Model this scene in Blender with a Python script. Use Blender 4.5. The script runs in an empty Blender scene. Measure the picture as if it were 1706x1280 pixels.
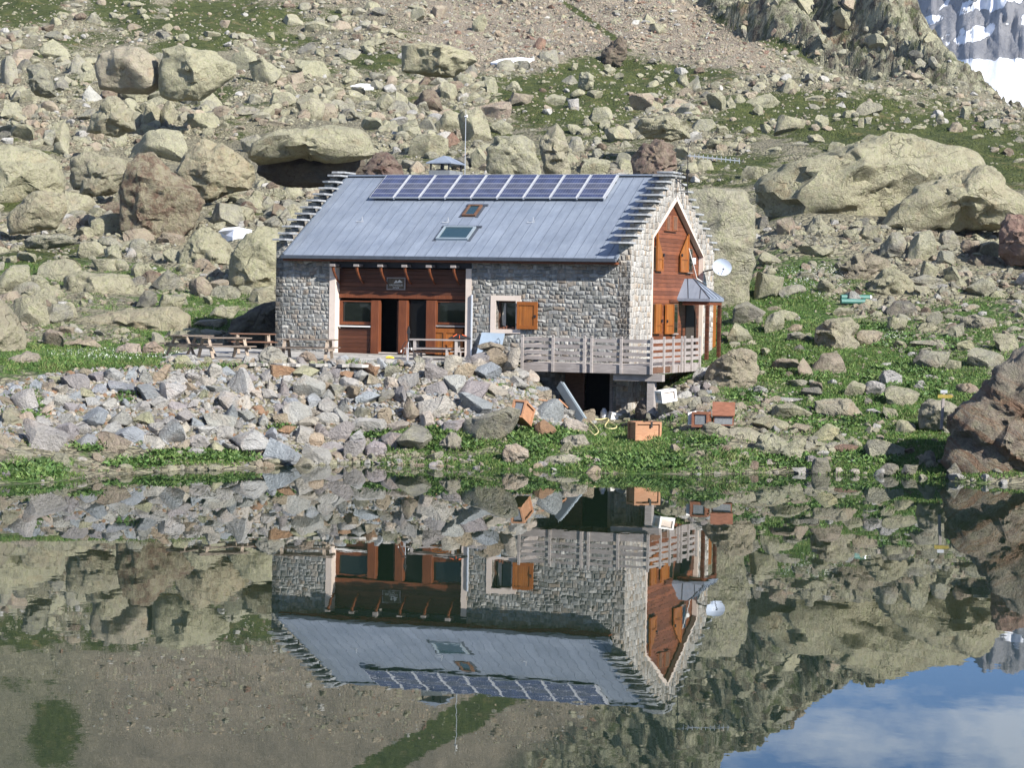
import bpy, bmesh, math, random
import numpy as np
from mathutils import Vector, Matrix
sc = bpy.context.scene
# ------------------------------------------------------------------ camera
F = 4112.95; C0 = 5.6; ROLL = 0.0165; TILT = math.atan(150.0 / F)
cam = bpy.data.objects.new('camera', bpy.data.cameras.new('camera'))
sc.collection.objects.link(cam); sc.camera = cam
cam.data.sensor_width = 36.0; cam.data.lens = F / 1706 * 36.0
cam.data.clip_start = 0.5; cam.data.clip_end = 9000
CR = Matrix.Rotation(math.pi / 2 - TILT, 3, 'X') @ Matrix.Rotation(ROLL, 3, 'Z')
cam.matrix_world = Matrix.Translation((0, 0, C0)) @ CR.to_4x4()
# ------------------------------------------------------------------ light
SUN_EL = math.radians(33); SUN_AZ = math.radians(137)
w = bpy.data.worlds.new('World'); sc.world = w; w.use_nodes = True
wn = w.node_tree.nodes; wl = w.node_tree.links
bg = wn['Background']; bg.inputs['Strength'].default_value = 0.052
sky = wn.new('ShaderNodeTexSky'); sky.sky_type = 'NISHITA'; sky.sun_disc = False
sky.sun_elevation = SUN_EL; sky.sun_rotation = SUN_AZ; sky.altitude = 2200; sky.air_density = 1.0; sky.dust_density = 0.1; sky.ozone_density = 2.0
tc = wn.new('ShaderNodeTexCoord'); mp = wn.new('ShaderNodeMapping'); mp.inputs['Scale'].default_value = (1, 1, 2.2)
no = wn.new('ShaderNodeTexNoise'); no.inputs['Scale'].default_value = 15.0; no.inputs['Detail'].default_value = 7; no.inputs['Roughness'].default_value = 0.55
mp.inputs['Location'].default_value = (0.35, 0.0, 0.1)
cr = wn.new('ShaderNodeValToRGB'); cr.color_ramp.elements[0].position = 0.49; cr.color_ramp.elements[1].position = 0.66
cr.color_ramp.elements[1].color = (0.75, 0.75, 0.75, 1)
mx = wn.new('ShaderNodeMix'); mx.data_type = 'RGBA'; mx.inputs['B'].default_value = (13.5, 14.5, 16.0, 1)
wl.new(tc.outputs['Generated'], mp.inputs['Vector']); wl.new(mp.outputs['Vector'], no.inputs['Vector'])
wl.new(no.outputs['Fac'], cr.inputs['Fac']); wl.new(cr.outputs['Color'], mx.inputs['Factor'])
tn = wn.new('ShaderNodeMix'); tn.data_type = 'RGBA'; tn.blend_type = 'MULTIPLY'; tn.inputs['Factor'].default_value = 1; tn.inputs['B'].default_value = (1.05, 1.28, 1.68, 1)
wl.new(sky.outputs['Color'], tn.inputs['A']); wl.new(tn.outputs['Result'], mx.inputs['A']); wl.new(mx.outputs['Result'], bg.inputs['Color'])
sun = bpy.data.objects.new('sun', bpy.data.lights.new('sun', 'SUN')); sc.collection.objects.link(sun)
sun.data.energy = 5.0; sun.data.angle = math.radians(0.5); sun.data.color = (1.0, 0.955, 0.88)
sdir = Vector((math.cos(SUN_EL) * math.sin(SUN_AZ), math.cos(SUN_EL) * math.cos(SUN_AZ), math.sin(SUN_EL)))
sun.rotation_euler = sdir.to_track_quat('Z', 'Y').to_euler()
sc.view_settings.view_transform = 'Standard'; sc.view_settings.look = 'None'
sc.view_settings.exposure = 0.88; sc.view_settings.gamma = 1.0
sc.render.engine = 'CYCLES'
sc.cycles.max_bounces = 6; sc.cycles.transparent_max_bounces = 6; sc.cycles.caustics_reflective = False; sc.cycles.caustics_refractive = False
sc.cycles.use_denoising = True

# ------------------------------------------------------------------ helpers
COL = sc.collection
def tag(o, label=None, cat=None, group=None, kind=None):
    if label: o['label'] = label
    if cat: o['category'] = cat
    if group: o['group'] = group
    if kind: o['kind'] = kind
    return o
def empty(name, loc=(0, 0, 0), rz=0.0, label=None, cat=None, group=None):
    o = bpy.data.objects.new(name, None); COL.objects.link(o)
    o.location = loc; o.rotation_euler = (0, 0, rz); o.empty_display_size = 0.2
    return tag(o, label, cat, group)
def link_mesh(name, me, mat, parent=None, loc=None):
    o = bpy.data.objects.new(name, me); COL.objects.link(o)
    if mat is not None and not me.materials: me.materials.append(mat)
    if parent: o.parent = parent
    if loc: o.location = loc
    return o
def copy_tree(o, parent=None):
    c = o.copy(); COL.objects.link(c)
    if parent: c.parent = parent
    for ch in list(o.children): copy_tree(ch, c)
    return c
class MB:
    def __init__(s): s.v = []; s.f = []
    def add(s, vs, fs):
        n = len(s.v); s.v += [tuple(p) for p in vs]; s.f += [tuple(n + i for i in f) for f in fs]; return s
    def box(s, x0, x1, y0, y1, z0, z1):
        return s.add([(x0,y0,z0),(x1,y0,z0),(x1,y1,z0),(x0,y1,z0),(x0,y0,z1),(x1,y0,z1),(x1,y1,z1),(x0,y1,z1)],
                     [(0,3,2,1),(4,5,6,7),(0,1,5,4),(1,2,6,5),(2,3,7,6),(3,0,4,7)])
    def bar(s, a, b, w, h=None, up=(0,0,1)):
        a = Vector(a); b = Vector(b); d = (b - a).normalized(); up = Vector(up)
        if abs(d.dot(up)) > .99: up = Vector((1, 0, 0))
        r = d.cross(up).normalized() * (w / 2); u = r.cross(d).normalized() * ((h or w) / 2)
        vs = [a-r-u, a+r-u, a+r+u, a-r+u, b-r-u, b+r-u, b+r+u, b-r+u]
        return s.add(vs, [(0,1,2,3),(7,6,5,4),(4,5,1,0),(5,6,2,1),(6,7,3,2),(7,4,0,3)])
    def tube(s, pts, r, n=8):
        pts = [Vector(p) for p in pts]; rings = []
        for i, p in enumerate(pts):
            d = (pts[min(i+1, len(pts)-1)] - pts[max(i-1, 0)]).normalized()
            q = d.to_track_quat('Z', 'Y'); rr = r[i] if isinstance(r, (list, tuple)) else r
            rings.append([p + q @ Vector((rr*math.cos(t*2*math.pi/n), rr*math.sin(t*2*math.pi/n), 0)) for t in range(n)])
        vs = [q for R in rings for q in R]; fs = []
        for i in range(len(pts)-1):
            for k in range(n):
                a = i*n+k; b = i*n+(k+1) % n; fs.append((a, b, b+n, a+n))
        fs.append(tuple(range(n))[::-1]); fs.append(tuple((len(pts)-1)*n+k for k in range(n)))
        return s.add(vs, fs)
    def prism(s, poly, off):            # closed polygon (list of 3D) extruded by vector off
        n = len(poly); off = Vector(off); a = [Vector(p) for p in poly]; b = [p + off for p in a]
        fs = [tuple(range(n)), tuple(range(2*n-1, n-1, -1))] + [(i, n+i, n+(i+1) % n, (i+1) % n) for i in range(n)]
        return s.add(a + b, fs)
    def build(s, name, mat, parent=None, bevel=0.0, loc=None):
        me = bpy.data.meshes.new(name); me.from_pydata(s.v, [], s.f); me.validate()
        bm = bmesh.new(); bm.from_mesh(me)
        bmesh.ops.recalc_face_normals(bm, faces=bm.faces)
        if bevel > 0:
            bmesh.ops.bevel(bm, geom=[e for e in bm.edges], offset=bevel, segments=1, affect='EDGES', clamp_overlap=True)
        bm.to_mesh(me); bm.free()
        return link_mesh(name, me, mat, parent, loc)
def mesh_np(name, V, Fc, mat, smooth=True, sharp=None):
    me = bpy.data.meshes.new(name); k = Fc.shape[1]
    me.vertices.add(len(V)); me.vertices.foreach_set('co', V.astype(np.float32).ravel())
    me.loops.add(Fc.size); me.loops.foreach_set('vertex_index', Fc.astype(np.int32).ravel())
    me.polygons.add(len(Fc)); me.polygons.foreach_set('loop_start', np.arange(0, Fc.size, k, dtype=np.int32))
    me.polygons.foreach_set('loop_total', np.full(len(Fc), k, dtype=np.int32))
    me.polygons.foreach_set('use_smooth', np.full(len(Fc), bool(smooth)))
    me.update(calc_edges=True)
    if sharp: me.set_sharp_from_angle(angle=sharp)
    if mat: me.materials.append(mat)
    return me
def vcol(me, name, arr):
    a = me.color_attributes.new(name, 'FLOAT_COLOR', 'POINT'); a.data.foreach_set('color', arr.astype(np.float32).ravel())
# hashed value noise
def _h(i, j, k, s):
    n = (i*73856093 ^ j*19349663 ^ k*83492791 ^ (s*2654435 + 911)) & 0xffffffff
    n = ((n ^ (n >> 15)) * 2246822519) & 0xffffffff; n = ((n ^ (n >> 13)) * 3266489917) & 0xffffffff
    return ((n ^ (n >> 16)) & 0xffffff) / float(0xffffff)
def vnoise(P, s=0):
    P = np.asarray(P, float); I = np.floor(P).astype(np.int64); f = P - I; f = f*f*(3-2*f)
    i, j, k = I[..., 0], I[..., 1], I[..., 2]; x, y, z = f[..., 0], f[..., 1], f[..., 2]; r = 0
    for a in (0, 1):
        for b in (0, 1):
            for c in (0, 1):
                r = r + _h(i+a, j+b, k+c, s) * (x if a else 1-x) * (y if b else 1-y) * (z if c else 1-z)
    return r*2 - 1
def fbm(P, o=4, s=0, g=.5):
    r = 0; a = 1.
    for q in range(o): r = r + a*vnoise(P * 2.03**q + 17.3*q, s+q); a *= g
    return r
def P3(x, y, z=0.0):
    return np.stack([x, y, np.zeros_like(x) + z], -1)
# pixel (of the 1706x1280 photo) -> direction; and back
CRn = np.array(CR)
def pdir(x, y):
    x = np.asarray(x, float); y = np.asarray(y, float)
    d = np.stack([(x-853)/F, -(y-640)/F, -np.ones_like(x)], -1) @ CRn.T
    return d
def proj(P):
    q = (np.asarray(P, float) - [0, 0, C0]) @ CRn
    return 853 + F*q[..., 0]/-q[..., 2], 640 - F*q[..., 1]/-q[..., 2]

# ------------------------------------------------------------------ materials
def newmat(name):
    m = bpy.data.materials.new(name); m.use_nodes = True
    return m, m.node_tree.nodes, m.node_tree.links, m.node_tree.nodes['Principled BSDF']
class G:                                   # tiny node-graph helper
    def __init__(s, nodes, links): s.n = nodes; s.l = links
    def put(s, sock, v):
        if isinstance(v, bpy.types.NodeSocket): s.l.new(v, sock)
        elif v is not None: sock.default_value = v
    def noise(s, vec, scale, detail=5, rough=.55, dist=0.0):
        t = s.n.new('ShaderNodeTexNoise'); s.put(t.inputs['Vector'], vec)
        t.inputs['Scale'].default_value = scale; t.inputs['Detail'].default_value = detail
        t.inputs['Roughness'].default_value = rough; t.inputs['Distortion'].default_value = dist
        return t.outputs['Fac']
    def noisec(s, vec, scale, detail=2):
        t = s.n.new('ShaderNodeTexNoise'); s.put(t.inputs['Vector'], vec); t.inputs['Scale'].default_value = scale; t.inputs['Detail'].default_value = detail
        return t.outputs['Color']
    def vor(s, vec, scale, feature='F1', out='Distance', rnd=1.0):
        t = s.n.new('ShaderNodeTexVoronoi'); t.feature = feature; s.put(t.inputs['Vector'], vec)
        t.inputs['Scale'].default_value = scale; t.inputs['Randomness'].default_value = rnd
        return t.outputs[out]
    def ramp(s, fac, a, b, c0=(0,0,0,1), c1=(1,1,1,1)):
        t = s.n.new('ShaderNodeValToRGB'); s.put(t.inputs['Fac'], fac); e = t.color_ramp.elements
        e[0].position = a; e[1].position = b; e[0].color = c0; e[1].color = c1; return t.outputs['Color']
    def mr(s, v, a, b, c=0.0, d=1.0):
        t = s.n.new('ShaderNodeMapRange'); s.put(t.inputs['Value'], v)
        t.inputs['From Min'].default_value = a; t.inputs['From Max'].default_value = b
        t.inputs['To Min'].default_value = c; t.inputs['To Max'].default_value = d; return t.outputs['Result']
    def mix(s, f, a, b, mode='MIX'):
        t = s.n.new('ShaderNodeMix'); t.data_type = 'RGBA'; t.blend_type = mode
        s.put(t.inputs['Factor'], f); s.put(t.inputs['A'], a); s.put(t.inputs['B'], b); return t.outputs['Result']
    def math(s, op, a, b=0.0, c=None):
        t = s.n.new('ShaderNodeMath'); t.operation = op; s.put(t.inputs[0], a); s.put(t.inputs[1], b)
        if c is not None: s.put(t.inputs[2], c)
        return t.outputs[0]
    def vm(s, op, a, b):
        t = s.n.new('ShaderNodeVectorMath'); t.operation = op; s.put(t.inputs[0], a)
        if op == 'SCALE': s.put(t.inputs['Scale'], b)
        else: s.put(t.inputs[1], b)
        return t.outputs[0]
    def bump(s, h, dist, strength=1.0, nrm=None):
        t = s.n.new('ShaderNodeBump'); s.put(t.inputs['Height'], h); t.inputs['Distance'].default_value = dist
        t.inputs['Strength'].default_value = strength
        if nrm is not None: s.put(t.inputs['Normal'], nrm)
        return t.outputs['Normal']
    def pos(s): return s.n.new('ShaderNodeNewGeometry').outputs['Position']
    def obj(s): return s.n.new('ShaderNodeTexCoord').outputs['Object']
    def sep(s, v):
        t = s.n.new('ShaderNodeSeparateXYZ'); s.put(t.inputs[0], v); return t.outputs
    def comb(s, x, y, z):
        t = s.n.new('ShaderNodeCombineXYZ'); s.put(t.inputs[0], x); s.put(t.inputs[1], y); s.put(t.inputs[2], z); return t.outputs[0]
def gray(g, f): return g.comb(f, f, f)

def rock_material(name, from_attr, strata=False):
    m, n, l, b = newmat(name); g = G(n, l); p = g.pos()
    if from_attr:
        at = n.new('ShaderNodeAttribute'); at.attribute_name = 'tint'; tint = at.outputs['Color']; lich = at.outputs['Alpha']
    else:
        oi = n.new('ShaderNodeObjectInfo'); tint = oi.outputs['Color']; lich = oi.outputs['Alpha']
    wp = g.vm('ADD', p, g.vm('SCALE', g.vm('SUBTRACT', g.noisec(p, 1.1, 3), (.5, .5, .5)), .9))
    n1 = g.noise(p, .75, 9, .68)
    col = g.mix(1.0, tint, gray(g, g.mr(n1, .3, .7, .72, 1.22)), 'MULTIPLY')
    # warm weathering stains
    st = g.ramp(g.noise(wp, .9, 5, .6), .56, .70)
    col = g.mix(g.math('MULTIPLY', g.sep(st)[0], .30), col, g.mix(1.0, tint, (1.15, .82, .60, 1), 'MULTIPLY'))
    # pale yellow-green lichen crust
    lm = g.ramp(g.noise(p, 1.7, 8, .72), .40, .56)
    lm = g.math('MULTIPLY', g.sep(lm)[0], lich)
    lc = g.mix(g.ramp(g.noise(p, 5.0, 4, .6), .4, .65), (.445, .415, .300, 1), (.385, .385, .230, 1))
    col = g.mix(lm, col, lc)
    if strata:
        sv = g.vm('ADD', p, g.vm('SCALE', g.noisec(p, .6, 4), .9)); ss_ = g.sep(sv); q_ = g.math('ADD', g.math('MULTIPLY', ss_[2], 1.0), g.math('MULTIPLY', ss_[0], .62))
        sn_ = g.noise(g.comb(g.math('MULTIPLY', q_, 2.6), g.math('MULTIPLY', ss_[0], .35), g.math('MULTIPLY', ss_[1], .35)), 1.0, 8, .7)
        col = g.mix(g.math('MULTIPLY', g.sep(g.ramp(sn_, .50, .60))[0], .7), col, (.25, .14, .085, 1)); col = g.mix(g.mr(g.math('ABSOLUTE', g.math('SUBTRACT', sn_, .5)), 0, .012, .8, 0), col, (.36, .30, .25, 1))
        col = g.mix(g.mr(g.sep(p)[2], 2.6, 4.2, 0, .75), col, (.30, .275, .235, 1))
    # dark crust speckles and cracks
    sp = g.sep(g.ramp(g.noise(p, 7.0, 6, .75), .54, .66))[0]
    sp2 = g.sep(g.ramp(g.noise(p, 2.4, 7, .75), .57, .70))[0]
    dk = g.math('MULTIPLY', g.math('ADD', g.math('MULTIPLY', sp, .55), g.math('MULTIPLY', sp2, .60)), g.math('MULTIPLY_ADD', lich, .95, .25))
    col = g.mix(g.math('MINIMUM', dk, .7), col, g.mix(1.0, col, (.30, .30, .31, 1), 'MULTIPLY'))
    st2 = g.vm('MULTIPLY', g.vm('ADD', wp, g.vm('SCALE', g.noisec(p, .45, 3), 2.2)), (.5, .5, 1.7))
    ck = g.vor(st2, .7, 'DISTANCE_TO_EDGE')
    ckm = g.mr(ck, .0, .022, 1.0, .0)
    cgate = g.mr(g.noise(p, .8, 3), .50, .62)
    ckm = g.math('MULTIPLY', ckm, cgate)
    col = g.mix(g.math('MULTIPLY', ckm, .65), col, g.mix(1.0, col, (.25, .23, .22, 1), 'MULTIPLY'))
    b.inputs['Base Color'].default_value = (.4, .4, .3, 1); l.new(col, b.inputs['Base Color'])
    b.inputs['Roughness'].default_value = .9; b.inputs['Specular IOR Level'].default_value = .25
    h = g.math('ADD', g.math('MULTIPLY', g.noise(wp, 1.3, 10, .70), .60), g.math('MULTIPLY', g.noise(p, 6.0, 6, .75), .20))
    h = g.math('SUBTRACT', h, g.math('MULTIPLY', ckm, .12))
    l.new(g.bump(h, 1.05, .95), b.inputs['Normal'])
    return m
M_ROCK = rock_material('rock', False); M_STRATA = rock_material('layered_rock', False, True); M_ROCKS = rock_material('rock_by_vertex', True)

def ground_material():
    m, n, l, b = newmat('ground'); g = G(n, l); p = g.pos()
    at = n.new('ShaderNodeAttribute'); at.attribute_name = 'mask'; sp = g.sep(at.outputs['Vector']); green, scree, lush = sp[0], sp[1], sp[2]
    cliff = at.outputs['Alpha']
    nz = g.noise(p, .55, 8, .7); nf = g.noise(p, 3.2, 6, .7)
    gf = g.math('ADD', green, g.math('ADD', g.math('MULTIPLY', g.math('SUBTRACT', nz, .5), 1.5), g.math('MULTIPLY', g.math('SUBTRACT', nf, .5), .9)))
    gf = g.mr(gf, .42, .60)
    # stones
    wp = g.vm('ADD', p, g.vm('SCALE', g.noisec(p, 2.0, 2), .3))
    c1 = g.vor(wp, .85, 'F1', 'Color'); c2 = g.vor(wp, 2.6, 'F1', 'Color'); c3 = g.vor(wp, 7.0, 'F1', 'Color')
    v = g.math('ADD', g.math('MULTIPLY', g.sep(c1)[0], .25), g.math('ADD', g.math('MULTIPLY', g.sep(c2)[1], .4), g.math('MULTIPLY', g.sep(c3)[0], .35)))
    stone = g.mix(v, (.15, .135, .095, 1), (.36, .335, .235, 1))
    scr = g.mix(v, (.20, .165, .125, 1), (.40, .345, .27, 1))
    stone = g.mix(scree, stone, scr)
    e = g.vor(wp, 2.6, 'DISTANCE_TO_EDGE'); stone = g.mix(g.mr(e, 0, .08, .55, 0), stone, (.06, .052, .042, 1))
    # rugged cliff colours
    wc = g.vm('MULTIPLY', g.vm('ADD', p, g.vm('SCALE', g.noisec(p, .25, 3), 3.0)), (1.0, 1.0, .55))
    ck = g.mix(g.ramp(g.noise(wc, .35, 9, .75), .42, .58), (.105, .090, .070, 1), (.40, .39, .275, 1))
    ck = g.mix(g.ramp(g.noise(p, .12, 5, .6), .60, .72), ck, (.25, .155, .10, 1))
    ck = g.mix(g.math('MULTIPLY', g.sep(g.ramp(g.noise(wc, .5, 7, .7), .52, .60))[0], .75), ck, (.075, .095, .035, 1))
    stone = g.mix(cliff, stone, ck)
    # grass
    gd = g.mix(g.ramp(g.noise(p, .9, 7, .7), .35, .68), (.038, .056, .016, 1), (.112, .125, .042, 1))
    gl = g.mix(g.ramp(g.noise(p, 1.6, 7, .7), .35, .66), (.042, .095, .022, 1), (.105, .165, .045, 1))
    gr = g.mix(lush, gd, gl)
    gr = g.mix(g.ramp(g.noise(p, .33, 6, .65), .58, .70), gr, (.19, .155, .075, 1))
    col = g.mix(gf, stone, gr)
    l.new(col, b.inputs['Base Color']); b.inputs['Roughness'].default_value = .95; b.inputs['Specular IOR Level'].default_value = .15
    hs = g.math('ADD', g.math('MULTIPLY', g.mr(e, 0, .25), .22), g.math('MULTIPLY', g.noise(p, 2.2, 9, .7), .5))
    hs = g.math('ADD', hs, g.math('MULTIPLY', cliff, g.math('MULTIPLY', g.noise(wc, .30, 10, .68), 3.4)))
    l.new(g.bump(hs, .8, .9), b.inputs['Normal'])
    return m
M_GROUND = ground_material()

def stone_wall_material(name, scale=(3.9, 6.6), cols=None, mortar=(.30, .29, .27, 1)):
    m, n, l, b = newmat(name); g = G(n, l); o = g.obj(); s = g.sep(o)
    wob = g.vm('SUBTRACT', g.noisec(o, 1.6, 3), (.5, .5, .5)); ws = g.sep(wob)
    xx = g.math('ADD', g.math('ADD', s[0], s[1]), g.math('MULTIPLY', ws[0], .16))
    zz = g.math('MULTIPLY', g.math('ADD', g.math('ADD', s[2], 20.0), g.math('MULTIPLY', ws[1], .30)), scale[1])
    row = g.math('FLOOR', zz); fz = g.math('FRACT', zz)
    vx = g.comb(g.math('ADD', g.math('MULTIPLY', xx, scale[0]), g.math('MULTIPLY', row, 7.37)), g.math('MULTIPLY', row, 9.0), 0.0)
    dx_ = g.math('DIVIDE', g.vor(vx, 1.0, 'DISTANCE_TO_EDGE', 'Distance', 1.0), scale[0]); cc = g.sep(g.vor(vx, 1.0, 'F1', 'Color', 1.0))
    fe = g.math('DIVIDE', g.math('MINIMUM', fz, g.math('SUBTRACT', 1.0, fz)), scale[1])
    d = g.math('SUBTRACT', g.math('SMOOTH_MIN', dx_, fe, .03), g.math('MULTIPLY', g.math('SUBTRACT', g.noise(o, 14.0, 3), .5), .022))
    t = n.new('ShaderNodeValToRGB'); l.new(cc[0], t.inputs['Fac']); e = t.color_ramp.elements
    cols = cols or [(.0, (.13, .13, .12)), (.25, (.20, .205, .195)), (.5, (.27, .275, .27)), (.72, (.23, .19, .15)), (.86, (.33, .33, .31)), (1.0, (.42, .41, .38))]
    e[0].position = 0; e[0].color = (*cols[0][1], 1); e[1].position = 1; e[1].color = (*cols[-1][1], 1)
    for pz, k in cols[1:-1]:
        q = e.new(pz); q.color = (*k, 1)
    nn = g.noise(o, 9.0, 7, .7)
    col = g.mix(1.0, t.outputs['Color'], gray(g, g.mr(nn, .3, .7, .65, 1.35)), 'MULTIPLY')
    big = g.noise(o, .5, 4, .6); col = g.mix(1.0, col, gray(g, g.mr(big, .35, .65, .85, 1.15)), 'MULTIPLY')
    mm = g.mr(d, .0, .020, 1.0, 0.0)
    col = g.mix(g.math('MULTIPLY', mm, .6), col, g.mix(nn, mortar, tuple(k*.55 for k in mortar[:3]) + (1,)))
    l.new(col, b.inputs['Base Color']); b.inputs['Roughness'].default_value = .9; b.inputs['Specular IOR Level'].default_value = .2
    h = g.math('ADD', g.math('MULTIPLY', g.mr(d, 0, .05), 1.0), g.math('ADD', g.math('MULTIPLY', nn, .5), g.math('MULTIPLY', cc[1], .8)))
    l.new(g.bump(h, .045, 1.0), b.inputs['Normal'])
    return m
M_STONE = stone_wall_material('rubble_masonry')
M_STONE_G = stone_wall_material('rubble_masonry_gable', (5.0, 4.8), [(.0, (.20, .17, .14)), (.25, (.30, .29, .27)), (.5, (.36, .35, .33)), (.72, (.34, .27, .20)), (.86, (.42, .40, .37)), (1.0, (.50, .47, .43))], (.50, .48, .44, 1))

def wood_material(name, c0, c1, board=0.0, axis=2, rough=.55, grain=(1, 1, 14), lineaxis_off=0.0, line=.5):
    m, n, l, b = newmat(name); g = G(n, l); o = g.obj(); s = g.sep(o)
    gv = g.vm('MULTIPLY', o, grain)
    nn = g.noise(gv, 2.6, 7, .65, .6)
    col = g.mix(g.ramp(nn, .3, .72), (*c0, 1), (*c1, 1))
    col = g.mix(1.0, col, gray(g, g.mr(g.noise(o, 1.2, 3), .3, .7, .82, 1.18)), 'MULTIPLY')
    hh = g.math('MULTIPLY', nn, .25)
    if board > 0:
        q = g.math('DIVIDE', g.math('ADD', s[axis], lineaxis_off + 50.0), board)
        fr = g.math('FRACT', q); idx = g.math('FLOOR', q)
        wnz = n.new('ShaderNodeTexWhiteNoise'); wnz.noise_dimensions = '1D'; l.new(idx, wnz.inputs['W'])
        col = g.mix(1.0, col, gray(g, g.mr(wnz.outputs['Value'], 0, 1, .74, 1.2)), 'MULTIPLY')
        edge = g.math('MINIMUM', fr, g.math('SUBTRACT', 1.0, fr)); em = g.mr(edge, .02, .07, 1, 0)
        col = g.mix(g.math('MULTIPLY', em, line), col, (.015, .009, .006, 1))
        hh = g.math('SUBTRACT', hh, g.math('MULTIPLY', em, 1.0))
    l.new(col, b.inputs['Base Color']); b.inputs['Roughness'].default_value = rough; b.inputs['Specular IOR Level'].default_value = .3
    l.new(g.bump(hh, .012, .8), b.inputs['Normal'])
    return m
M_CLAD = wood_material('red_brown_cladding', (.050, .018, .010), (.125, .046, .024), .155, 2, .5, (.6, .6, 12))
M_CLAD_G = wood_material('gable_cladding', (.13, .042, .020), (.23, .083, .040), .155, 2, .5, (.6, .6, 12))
M_FRAME = wood_material('stained_frame_wood', (.10, .030, .013), (.19, .062, .026), 0, 2, .5, (12, 12, .8))
M_SHUT = wood_material('orange_shutter_wood', (.25, .082, .016), (.36, .130, .028), .085, 0, .45, (10, 10, .8), 0, .35)
M_SHUTF = wood_material('orange_shutter_rail', (.22, .068, .014), (.32, .108, .024), 0, 0, .45, (8, 8, .8))
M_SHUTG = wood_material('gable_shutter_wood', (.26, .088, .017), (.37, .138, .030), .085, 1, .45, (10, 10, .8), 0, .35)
M_GREY = wood_material('weathered_grey_wood', (.20, .175, .165), (.38, .345, .33), 0, 0, .8, (1.2, 1.2, 14))
M_DECK = wood_material('weathered_deck_boards', (.24, .215, .20), (.43, .39, .37), 0, 0, .8, (1.2, 1.2, 10))
M_PICNIC = wood_material('picnic_table_wood', (.14, .108, .085), (.29, .235, .19), .14, 1, .8, (1.2, 10, 1.2), 0, .5)
M_PICLEG = wood_material('picnic_leg_wood', (.22, .17, .13), (.38, .31, .24), 0, 1, .8, (4, 4, 4))
M_BROWNW = wood_material('dark_weathered_wood', (.085, .045, .028), (.19, .10, .062), 0, 0, .7, (1.5, 1.5, 10))
M_BOX = wood_material('raw_plywood', (.31, .15, .080), (.45, .25, .145), 0, 0, .65, (2, 2, 8))
M_RUSTBOX = wood_material('red_brown_box_wood', (.15, .062, .036), (.29, .125, .075), 0, 0, .75, (2, 2, 9))
M_SLATW = wood_material('vent_slat_wood', (.17, .065, .028), (.30, .12, .06), 0, 0, .6, (8, 8, 2))

def flat(name, col, rough=.6, metal=0.0, nscale=6.0, amt=.18, bump=0.0, spec=.4):
    m, n, l, b = newmat(name); g = G(n, l); o = g.obj()
    nn = g.noise(o, nscale, 6, .65)
    l.new(g.mix(1.0, (*col, 1), gray(g, g.mr(nn, .3, .7, 1-amt, 1+amt)), 'MULTIPLY'), b.inputs['Base Color'])
    b.inputs['Roughness'].default_value = rough; b.inputs['Metallic'].default_value = metal; b.inputs['Specular IOR Level'].default_value = spec
    if bump: l.new(g.bump(nn, bump, 1.0), b.inputs['Normal'])
    return m
M_PLASTER = flat('cream_plaster', (.62, .53, .46), .85, 0, 3.0, .08, .004)
M_WHITE = flat('white_paint', (.78, .76, .73), .5, 0, 3, .05)
M_GUTTER = flat('dark_zinc_gutter', (.10, .115, .14), .5, .5)
M_DARKMET = flat('dark_metal', (.03, .03, .035), .5, .4)
M_GALV = flat('galvanised_metal', (.34, .40, .44), .45, .35, 2.0, .12)
M_SILVER = flat('aluminium', (.62, .63, .65), .4, .55, 3, .08)
M_DISH = flat('satellite_dish_paint', (.48, .54, .64), .4, 0, 2, .04)
M_BLACK = flat('black_plastic', (.012, .012, .014), .55)
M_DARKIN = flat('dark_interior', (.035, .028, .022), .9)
M_SHEET = flat('blue_grey_sheet', (.36, .44, .52), .4, .2, 2.5, .08)
M_TEAL = flat('teal_plastic_pipe', (.055, .16, .135), .5, 0, 3, .15)
M_YELLOW = flat('yellow_plastic', (.75, .52, .04), .5)
M_HOSE = flat('pale_yellow_hose', (.62, .55, .28), .5)
M_ORANGE = flat('orange_fabric', (.75, .12, .03), .7)
M_SIGNY = flat('weathered_yellow_sign', (.30, .235, .05), .7, 0, 12, .3)
M_TEXT = flat('carved_white_letters', (.62, .60, .55), .7)
M_PLAQ = flat('brown_plaque', (.10, .075, .05), .7, 0, 14, .45)
M_MESHW = flat('wire_mesh_grey', (.20, .21, .22), .6, .2, 30, .35)
M_SLATE = flat('grey_slate_slab', (.30, .31, .32), .8, 0, 7, .3, .02)
M_FABRIC = flat('curtain_fabric', (.45, .42, .36), .8)
M_STACK = flat('grey_cement', (.17, .18, .19), .8)
M_SNOW = flat('snow', (.86, .87, .90), .7, 0, 1.5, .05, .05)
def zinc():
    m, n, l, b = newmat('standing_seam_zinc'); g = G(n, l); o = g.obj(); s = g.sep(o)
    idx = g.math('FLOOR', g.math('DIVIDE', g.math('ADD', s[0], 50.0 - .02), .42))
    wz = n.new('ShaderNodeTexWhiteNoise'); wz.noise_dimensions = '1D'; l.new(idx, wz.inputs['W'])
    n1 = g.noise(o, .8, 6, .65); n2 = g.noise(g.vm('MULTIPLY', o, (3, .6, .6)), 2.5, 5, .6)
    c = g.mix(g.ramp(n1, .35, .66), (.205, .240, .300, 1), (.270, .308, .370, 1))
    c = g.mix(1.0, c, gray(g, g.mr(wz.outputs['Value'], 0, 1, .93, 1.07)), 'MULTIPLY')
    c = g.mix(1.0, c, gray(g, g.mr(n2, .3, .7, .9, 1.1)), 'MULTIPLY')
    l.new(c, b.inputs['Base Color']); b.inputs['Metallic'].default_value = .25; b.inputs['Roughness'].default_value = .52
    l.new(g.bump(n1, .02, .6), b.inputs['Normal'])
    return m
M_ZINC = zinc()
M_SEAM = flat('zinc_seam', (.16, .19, .24), .5, .3)
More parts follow.
